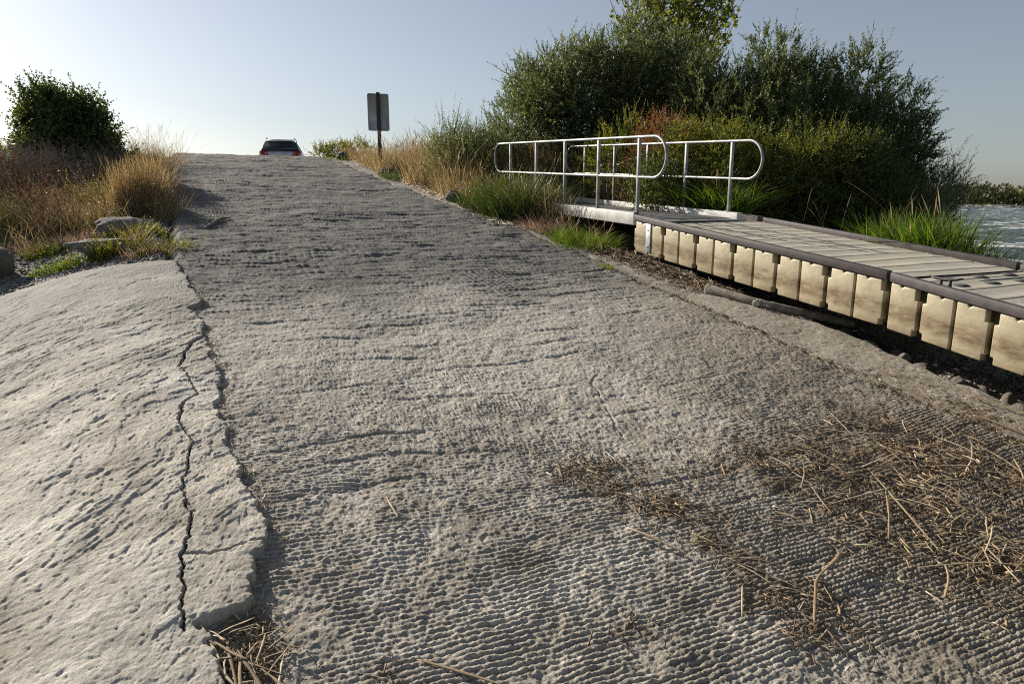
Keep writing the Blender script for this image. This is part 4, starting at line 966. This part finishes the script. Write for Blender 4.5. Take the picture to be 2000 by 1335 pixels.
# ------------------------------------------------------------------ car
def car():
    cx, cy, _ = site(-10.42, 0, 31.8); e = empty('station_wagon', (cx, cy, 1.0), R(-25) + R(14)); tag(e, 'silver station wagon seen from behind, half hidden by the crest', 'car')
    # cross sections: y, zbottom, half width at sill, beltline (z, hw), roof (z, hw)
    S = [(0.02,.45,.80,.98,.86,1.02,.84), (.08,.32,.86,1.02,.895,1.10,.86), (.35,.30,.88,1.04,.90,1.42,.68), (.62,.30,.89,1.04,.905,1.585,.585), (1.2,.30,.89,1.03,.91,1.60,.60), (2.4,.30,.89,1.0,.91,1.60,.60), (3.0,.30,.89,.98,.90,1.50,.58), (3.75,.30,.88,.96,.88,1.0,.80), (4.4,.32,.84,.86,.82,.88,.74), (4.75,.40,.66,.70,.66,.74,.60)]
    secs = []
    for (y, zb, hs, zbel, hb_, zr, hr) in S:
        half = [(0, zb), (hs * .8, zb), (hs, zb + .12), (hb_ * 1.0, zb + (zbel - zb) * .6), (hb_, zbel), (hb_ * .975, zbel + (zr - zbel) * .08), (hr + (hb_ - hr) * .25, zbel + (zr - zbel) * .72), (hr * 1.0, zr - (zr - zbel) * .07), (hr * .8, zr), (0, zr + .02 * (zr > 1.3))]
        ring = [(x, y, z) for (x, z) in half] + [(-x, y, z) for (x, z) in half[::-1][1:-1]]
        secs.append(ring)
    n = len(secs[0]); V = np.array([p for s in secs for p in s])
    F = np.array([(i*n+k, i*n+(k+1) % n, (i+1)*n+(k+1) % n, (i+1)*n+k) for i in range(len(S)-1) for k in range(n)])
    o = mesh_np('body', V, [F, np.array([list(range(n))[::-1]]), np.array([[(len(S)-1)*n+k for k in range(n)]])], M['silver'], e, smooth=True)
    sd = o.modifiers.new('sub', 'SUBSURF'); sd.levels = 1; sd.render_levels = 2
    def quad(name, pts, m, th=.015, nrm=(0, -1, 0)):
        P4 = np.array(pts, float); k = len(P4); V = np.concatenate([P4 + np.array(nrm) * th, P4 - np.array(nrm) * .02])
        return mesh_np(name, V, [np.array([list(range(k))]), np.array([(i, k + i, k + (i+1) % k, (i+1) % k) for i in range(k)])], m, e)
    quad('rear_window', [(-.80,.10,1.075),(.80,.10,1.075),(.735,.27,1.30),(.63,.47,1.525),(-.63,.47,1.525),(-.735,.27,1.30)], M['glass'], .075)
    quad('spoiler', [(-.58,.44,1.545),(.58,.44,1.545),(.58,.50,1.59),(-.58,.50,1.59)], M['silver'], .09)
    quad('brake_lamp', [(-.16,.40,1.555),(.16,.40,1.555),(.16,.40,1.58),(-.16,.40,1.58)], M['glass'], .06)
    for s in (-1, 1):
        pts = [(s*.905,.12,.85),(s*.50,.0,.85),(s*.58,.0,1.06),(s*.90,.10,1.06)]
        if s > 0: pts = pts[::-1]
        L = quad('tail_light', pts, M['red'], .03)
        for (x, z, rr, mm) in ((s*.78,.96,.062,'red'), (s*.61,.95,.045,'clearl')):
            t = MB().tube([(x, -.022, z), (x, -.04, z)], [rr, rr * .9], 12); q = t.build('lens', M[mm], e, smooth=False); q.parent = L
        quad('side_window', [(s*.895,.60,1.08),(s*.895,2.9,1.04),(s*.66,2.4,1.5),(s*.655,.85,1.5)][::s], M['glass'], .012, (s, 0, .3))
        m2 = MB().tube([(s*.60,.50,1.60),(s*.60,.62,1.66),(s*.61,1.4,1.68),(s*.61,2.2,1.66),(s*.60,2.4,1.60)], .018, 8); m2.build('roof_rail', M['black'], e, smooth=True)
        for y in (.95, 3.75):
            w = MB().tube([(s*.68, y, .34), (s*.89, y, .34)], [.33, .33], 24).build('wheel', M['tyre'], e, bevel=.02)
            MB().tube([(s*.885, y, .34), (s*.90, y, .34)], [.21, .19], 16).build('rim', M['galv'], w)
    quad('bumper', [(-.86,.0,.44),(.86,.0,.44),(.88,.02,.78),(-.88,.02,.78)], M['silver'], .08)
    quad('number_plate', [(-.26,.0,.86),(.26,.0,.86),(.26,.0,.98),(-.26,.0,.98)], M['plate'], .02)
car()

# ------------------------------------------------------------------ driftwood, bottle
def worm(name, pts, rad, m, label, cat, n=10, sub=24, seed=1, group=None, flat=1., rough=.12):
    P0 = np.array(pts, float); t = np.linspace(0, len(P0) - 1, sub)
    i = np.clip(t.astype(int), 0, len(P0) - 2); f = (t - i)[:, None]
    pm = P0[np.clip(i - 1, 0, None)]; p0 = P0[i]; p1 = P0[i + 1]; p2 = P0[np.clip(i + 2, None, len(P0) - 1)]
    path = .5 * ((2 * p0) + (-pm + p1) * f + (2 * pm - 5 * p0 + 4 * p1 - p2) * f ** 2 + (-pm + 3 * p0 - 3 * p1 + p2) * f ** 3)
    rr = np.interp(np.linspace(0, 1, sub), np.linspace(0, 1, len(rad)), rad)
    V, F = tube(path, rr, n); c = np.repeat(path, n, 0)
    V = c + (V - c) * (1 + rough * vn(V[:, 0] * 40 + V[:, 2] * 30, V[:, 1] * 40, seed))[:, None] * np.array([1, 1, flat])
    og = path[0]
    o = mesh_np(name, V - og, F, M[m], smooth=True, loc=tuple(og), attrs=dict(rnd=np.full(len(V), np.random.default_rng(seed).uniform(.1, .85))))
    tag(o, label, cat, group); return o
def sp(b, a, dz=.0): return (b, a, float(surf(a, b)) + dz)
worm('driftwood_log', [sp(5.40,6.20,.06), sp(5.48,5.95,.05), sp(5.62,5.62,.045), sp(5.84,5.38,.03), sp(6.1,5.15,.0), sp(6.35,4.95,-.04)], [.068,.054,.046,.048,.05,.035], 'wood', 'grey driftwood log lying half under the dock floats', 'driftwood', 12, 40, 2)
worm('stick', [sp(.17,10.5,.02), sp(.30,10.8,.03), sp(.42,11.1,.035), sp(.58,11.3,.02)], [.012,.026,.028,.010], 'wood', 'dark driftwood stick lying near the left edge of the upper ramp', 'driftwood', 8, 20, 3)
def bottle():
    x, y, z = sp(5.62, 5.62, .035); e = empty('plastic_bottle', (x, y, z + .012), R(-62)); tag(e, 'crumpled clear plastic bottle lying against the driftwood log', 'bottle')
    prof = [(-.105,.02),(-.103,.033),(-.09,.038),(-.05,.036),(-.03,.038),(.02,.034),(.05,.036),(.07,.03),(.09,.016),(.10,.013),(.118,.013)]
    V, F = tube([(0, t, 0) for t, _ in prof], [q for _, q in prof], 14); V += .0035 * np.stack([vn(V[:, 1] * 60, V[:, 2] * 60 + k, k) for k in range(3)], -1)
    mesh_np('bottle_body', V, F, M['bottle'], e, smooth=True)
    MB().tube([(0, .114, 0), (0, .13, 0)], .015, 12).build('cap', M['bottle_label'], e)
    V, F = tube([(0, -.02, 0), (0, .045, 0)], [.0375, .0375], 14, cap=False); mesh_np('bottle_label', V, F, M['bottle_label'], e, smooth=True)
bottle()

# ------------------------------------------------------------------ reed flotsam
def prisms(x, y, az, ln, w, r, lift=.012, tilt=.05, seg=3, zf=None):
    n = len(x); t = np.linspace(-.5, .5, seg + 1)
    bend = r.normal(0, .025, (n, 1)) * ln[:, None]
    px = x[:, None] + np.cos(az)[:, None] * t * ln[:, None] - np.sin(az)[:, None] * bend * (1 - 4 * t ** 2)
    py = y[:, None] + np.sin(az)[:, None] * t * ln[:, None] + np.cos(az)[:, None] * bend * (1 - 4 * t ** 2)
    pz = surf(py, px) + (lift * r.uniform(.4, 1.8, n))[:, None] + (r.normal(0, tilt, n) * ln)[:, None] * t
    if zf is not None: pz = pz + zf[:, None]
    nx = -np.sin(az); ny = np.cos(az); hw = w[:, None] * (1 - .25 * np.abs(t) * 2 * r.uniform(0, 1, (n, 1)))
    c = np.stack([px, py, pz], -1); s = np.stack([nx, ny, nx * 0], -1)[:, None] * hw[..., None]; u = np.array([0, 0, 1.]) * hw[..., None] * .8
    V = np.stack([c - s, c + u, c + s, c - u], 2).reshape(-1, 3); k = seg + 1
    i = (np.arange(n)[:, None] * k + np.arange(seg)[None]).reshape(-1) * 4
    F = np.concatenate([np.stack([i + j, i + (j + 1) % 4, i + 4 + (j + 1) % 4, i + 4 + j], -1) for j in range(4)])
    e0 = np.arange(n) * k * 4; e1 = e0 + seg * 4
    F = np.concatenate([F, np.stack([e0 + 3, e0 + 2, e0 + 1, e0], -1), np.stack([e1, e1 + 1, e1 + 2, e1 + 3], -1)])
    return V, F
r = np.random.default_rng(700)
# litter: sample positions by the stain map
N = 120000; x = r.uniform(-.1, 5.6, N); y = r.uniform(1.0, 4.2, N)
pr = stain_at(y, x) * np.clip(1 + 1.1 * fbm(x * 7, y * 7, 701, 3), 0, 2) ** 1.5 * .28
k = r.random(N) < pr; x, y = x[k], y[k]; n = len(x)
# weeds of flotsam around the dock foot and joint
x2 = 5.35 + r.normal(0, .16, 2600); y2 = r.uniform(6.2, 8.6, 2600); x3 = joint(y2) + r.normal(0, .04, 2600)
xa = r.uniform(-.04, .16, 420); ya = r.uniform(2.15, 2.66, 420)
xs = np.concatenate([x, x2, x3[:900], xa]); ys = np.concatenate([y, y2, r.uniform(2, 8, 900), ya]); xs[n + 2600:n + 3500] = joint(ys[n + 2600:n + 3500]) + r.normal(0, .035, 900)
m_ = len(xs)
V, F = prisms(xs, ys, r.uniform(0, 6.28, m_), r.lognormal(-3.75, .6, m_), r.uniform(.0012, .0042, m_), r, .010, .25, 1)
tag(mesh_np('reed_litter', V, F, M['litter'], attrs=dict(rnd=np.repeat(np.clip(r.normal(.4, .28, m_), 0, 1), 8))), 'brown broken reed litter drifted over the lower ramp', kind='stuff')
N = 26000; x = r.uniform(1.6, 5.6, N); y = r.uniform(1.3, 3.9, N)
k = r.random(N) < stain_at(y, x) ** 1.5 * np.clip(.7 + 1.4 * fbm(x * 4, y * 4, 702, 3), 0, 2) * .2; x, y = x[k], y[k]; n = len(x)
V, F = prisms(x, y, r.choice([-.75, -1.15, -.35, .5, 1.5], n) + r.normal(0, .45, n), np.clip(r.lognormal(-2.6, .5, n), .03, .25), r.uniform(.002, .0060, n), r, .012, .10, 3)
tag(mesh_np('reed_pieces', V, F, M['reed'], attrs=dict(rnd=np.repeat(np.clip(r.normal(.36, .3, n), 0, 1), 16))), 'broken pale and brown reed pieces in loose drifts on the lower ramp', kind='stuff')
n = 1500; y = r.uniform(6.1, 8.55, n); x = np.interp(y, [6.1, 7, 8.5], [5.62, 5.5, 5.3]) + r.normal(0, .11, n); hp = np.exp(-((x - np.interp(y, [6.1, 7, 8.5], [5.64, 5.52, 5.36])) / .12) ** 2) * .10
V, F = prisms(x, y, r.normal(1.4, .8, n), np.clip(r.lognormal(-2.3, .5, n), .04, .45), r.uniform(.002, .0065, n), r, .010, .18, 3, zf=hp * r.uniform(0, 1, n))
tag(mesh_np('drift_litter', V, F, M['litter'], attrs=dict(rnd=np.repeat(np.clip(r.normal(.5, .3, n), 0, 1), 16))), 'heap of broken reeds washed up at the foot of the upper dock section', kind='stuff')
# straw scattered along the right lip of the upper ramp and the left edge seam
n = 1500; y = r.uniform(10, 20.5, n); x = strip_end(y) + r.normal(.05, .16, n)
n2 = 320; y2 = r.uniform(2.2, 8.3, n2); x2 = edgeb(y2) + np.abs(r.normal(.03, .03, n2))
xx = np.concatenate([x, x2]); yy = np.concatenate([y, y2]); m_ = len(xx)
V, F = prisms(xx, yy, r.normal(1.6, .9, m_), np.concatenate([r.uniform(.06, .3, n), r.uniform(.02, .09, n2)]), np.concatenate([r.uniform(.004, .009, n), r.uniform(.001, .003, n2)]), r, .012, .12, 2)
tag(mesh_np('straw', V, F, M['reed'], attrs=dict(rnd=np.repeat(np.clip(r.normal(.7, .2, m_), 0, 1), 12))), 'pale straw scattered along both edges of the ramp', kind='stuff')

def stalk(px, rad, label, seed, group=None, name='reed_stalk', lift=.016, flat=.7):
    pts = [sp(b_, a_, lift + (q if len(w_) > 2 else 0)) for w_ in px for (b_, a_, q) in [(w_[0], w_[1], w_[2] if len(w_) > 2 else 0)]]
    rq = np.random.default_rng(seed + 5); rad = np.interp(np.linspace(0, 1, 9), np.linspace(0, 1, len(rad)), rad) * rq.uniform(.65, 1.25, 9); rad[0] *= .4; rad[-1] *= .3; flat = flat * rq.uniform(.5, .9)
    return worm(name, pts, list(rad), 'reed', label, 'reed', 6, 12, seed, group, flat, .2)
stalk([(2.74,2.13,.04),(2.69,2.05,.05),(2.57,2.02,.03),(2.45,1.97,.03),(2.33,1.87,.03),(2.21,1.765,0)], [.002,.007,.014,.007,.010,.005,.008,.004], 'long curved brown reed leaf arching above the lower ramp, casting a shadow', 710, name='curved_reed')
stalk([(.64,2.22),(.76,2.12),(.90,2.00)], [.004,.008,.007], 'flat dark reed stalk near the bottom of the bare ramp', 711)
stalk([(3.66,2.66,.02),(3.48,2.30,.03),(3.29,1.93,.01)], [.006,.007,.006], 'straight white reed stalk lying across the thickest flotsam', 712)
stalk([(3.56,2.46,.02),(3.35,2.28,.03),(3.11,2.10,.02)], [.004,.006,.005], 'pale reed stalk pointing at the camera in the flotsam', 713)
stalk([(3.05,1.90,.01),(3.35,1.80,.03),(3.62,1.68,.02)], [.005,.006,.005], 'long dark reed stalk along the near edge of the flotsam', 714)
stalk([(2.70,2.02),(2.88,1.86),(3.10,1.63)], [.003,.005,.005], 'thin reed stalk below the curved reed leaf', 715)
stalk([(.81,3.29),(.815,3.18),(.82,3.10)], [.004,.006,.004], 'short pale reed bit alone on the open ramp', 716)
stalk([(2.96,1.70,.02),(3.07,1.76,.05),(3.20,1.86,.02)], [.006,.005,.006], 'upright forked reed piece at the near end of the flotsam', 717)
stalk([(2.19,2.26),(2.28,2.12),(2.36,1.98)], [.003,.004,.003], 'thin straight reed crossing the middle litter streak', 718)
stalk([(1.86,2.62,.01),(1.92,2.50,.02),(2.02,2.34,.0)], [.007,.008,.006], 'brown split reed standing over the left tip of the litter streak', 719)
stalk([(2.55,3.72),(2.73,3.46),(2.9,3.2)], [.003,.004,.003], 'thin pale reed up the ramp from the flotsam', 720)
stalk([(5.15,2.95,.01),(5.2,2.75,.02),(5.22,2.62,.01)], [.010,.009,.006], 'pale bent reed on the strip beside the dock floats', 721)
stalk([(5.45,3.2,.02),(5.55,2.95,.02),(5.6,2.6,.02),(5.62,2.3,.02)], [.012,.016,.014,.01], 'thick tan reed bundle along the strip at the right frame edge', 722)
# individual stalks scattered in the flotsam: they cannot be told apart
lab = 'dry tan reed stalk jumbled in the flotsam on the lower right ramp'
cnt = 0; tries = 0
while cnt < 160 and tries < 4000:
    tries += 1
    b0 = r.uniform(2.5, 4.9); a0 = r.uniform(1.6, 3.25)
    w_ = float(stain_at(np.array([a0]), np.array([b0]))[0])
    if r.random() > w_ * 1.1 - .1 or b0 < 2.9 and r.random() < .7: continue
    az = r.choice([-.75, -1.15, -.35, .35, 1.5], p=[.30, .22, .2, .16, .12]) + r.normal(0, .4); ln = float(np.clip(r.lognormal(-1.6, .5), .12, .55)); dx, dy = math.cos(az) * ln / 2, math.sin(az) * ln / 2
    rr_ = r.uniform(.0024, .0075) * (1.2 if ln < .15 else .85); z1, z2 = r.uniform(0, .035, 2)
    stalk([(b0 - dx, a0 - dy, z1), (b0 + r.normal(0, .004), a0 + r.normal(0, .004), (z1 + z2) / 2 + .006), (b0 + dx, a0 + dy, z2)], [rr_ * .8, rr_, rr_ * .6], lab, 800 + cnt, 'reed stalks in the flotsam'); cnt += 1
lab = 'short brown reed stalk in the litter streak across the middle of the ramp'
for i in range(36):
    t = r.random(); b0 = np.interp(t, [0, .3, .6, 1], [1.9, 2.12, 2.2, 2.3]) + r.normal(0, .10); a0 = np.interp(t, [0, .3, .6, 1], [3.15, 2.85, 2.4, 1.8]) + r.normal(0, .08)
    az = r.choice([-1.2, -.6, .4]) + r.normal(0, .3); ln = r.uniform(.06, .24); dx, dy = math.cos(az) * ln / 2, math.sin(az) * ln / 2; rr_ = r.uniform(.002, .0042)
    stalk([(b0 - dx, a0 - dy, .005), (b0, a0, r.uniform(0, .02)), (b0 + dx, a0 + dy, .005)], [rr_, rr_, rr_ * .7], lab, 1000 + i, 'reed stalks in the middle streak')
lab = 'thick pale reed piece piled against the broken corner of the apron'
for i, (b0, a0, az, ln, rr_) in enumerate([(-.10,2.60,-1.0,.22,.006),(-.07,2.56,-1.3,.26,.005),(-.02,2.50,-.9,.24,.006),(.0,2.42,-1.5,.24,.007),(.06,2.36,-1.3,.26,.008),(.10,2.44,1.2,.16,.005),(.03,2.60,.2,.15,.005),(-.14,2.66,-1.1,.14,.005),(.14,2.50,.5,.12,.004),(.02,2.34,-1.7,.22,.007),(.12,2.32,-1.1,.20,.005),(-.04,2.42,-1.2,.25,.006),(.16,2.38,.8,.14,.004),(.08,2.28,-1.45,.22,.008)] + [(r.uniform(-.08, .2), r.uniform(2.2, 2.62), r.normal(-1.0, .7), r.uniform(.06, .2), r.uniform(.0025, .0055)) for _ in range(18)]):
    dx, dy = math.cos(az) * ln / 2, math.sin(az) * ln / 2
    stalk([(b0 - dx, a0 - dy, .01), (b0 - dx * .3 + r.normal(0, .002), a0 - dy * .3, .02), (b0 + dx * .4 + r.normal(0, .002), a0 + dy * .4, .022), (b0 + dx, a0 + dy, .026)], [rr_ * .35, rr_ * 1.0, rr_ * .8, rr_ * 1.05, rr_ * .3], lab, 1100 + i, 'reed pieces at the apron corner', flat=.5)
lab = 'dry stick tangled in the drift litter at the foot of the upper dock section'
for i in range(30):
    b0 = 5.48 + r.normal(0, .12); a0 = r.uniform(6.3, 8.5); az = r.normal(1.5, .5); ln = r.uniform(.15, .6); dx, dy = math.cos(az) * ln / 2, math.sin(az) * ln / 2; rr_ = r.uniform(.004, .010)
    stalk([(b0 - dx, a0 - dy, .01), (b0, a0, r.uniform(.02, .07)), (b0 + dx, a0 + dy, .02)], [rr_, rr_, rr_ * .6], lab, 1200 + i, 'sticks at the dock foot')

# ------------------------------------------------------------------ camera, sky, sun
cam = bpy.data.cameras.new('camera'); co = bpy.data.objects.new('camera', cam); COL.objects.link(co); SC.camera = co
cam.lens = 24; cam.sensor_width = 36; cam.clip_end = 6000; cam.clip_start = .05
co.location = (0, 0, 0); co.rotation_euler = (R(90 - 11.9), 0, R(-25))
SUN_AZ = 28.0   # degrees from +Y towards -X
SUN_EL = 26.0
w = bpy.data.worlds.new('World'); SC.world = w; w.use_nodes = True; nt = w.node_tree
sky = nt.nodes.new('ShaderNodeTexSky'); sky.sky_type = 'NISHITA'; sky.sun_disc = False
sky.sun_elevation = R(SUN_EL); sky.sun_rotation = R(-SUN_AZ); sky.air_density = 1.0; sky.dust_density = 1.0; sky.ozone_density = 1.5; sky.altitude = 200
hs = nt.nodes.new('ShaderNodeHueSaturation'); hs.inputs['Saturation'].default_value = .55; nt.links.new(sky.outputs[0], hs.inputs['Color'])
tn = mix(nt, 1.0, hs.outputs[0], (.965, 1.0, 1.04), 'MULTIPLY')
nt.links.new(tn, nt.nodes['Background'].inputs['Color']); nt.nodes['Background'].inputs['Strength'].default_value = .056
sl = bpy.data.lights.new('sun', 'SUN'); so = bpy.data.objects.new('sun', sl); COL.objects.link(so)
sl.energy = 5.0; sl.angle = R(.53); sl.color = (1, .915, .79)
d = Vector((-math.sin(R(SUN_AZ)) * math.cos(R(SUN_EL)), math.cos(R(SUN_AZ)) * math.cos(R(SUN_EL)), math.sin(R(SUN_EL))))
so.rotation_euler = d.to_track_quat('Z', 'Y').to_euler()
SC.view_settings.view_transform = 'Standard'; SC.view_settings.look = 'None'; SC.view_settings.exposure = .74; SC.view_settings.gamma = 1
SC.cycles.use_denoising = False; SC.cycles.filter_width = 1.1; SC.cycles.max_bounces = 5; SC.cycles.transparent_max_bounces = 8
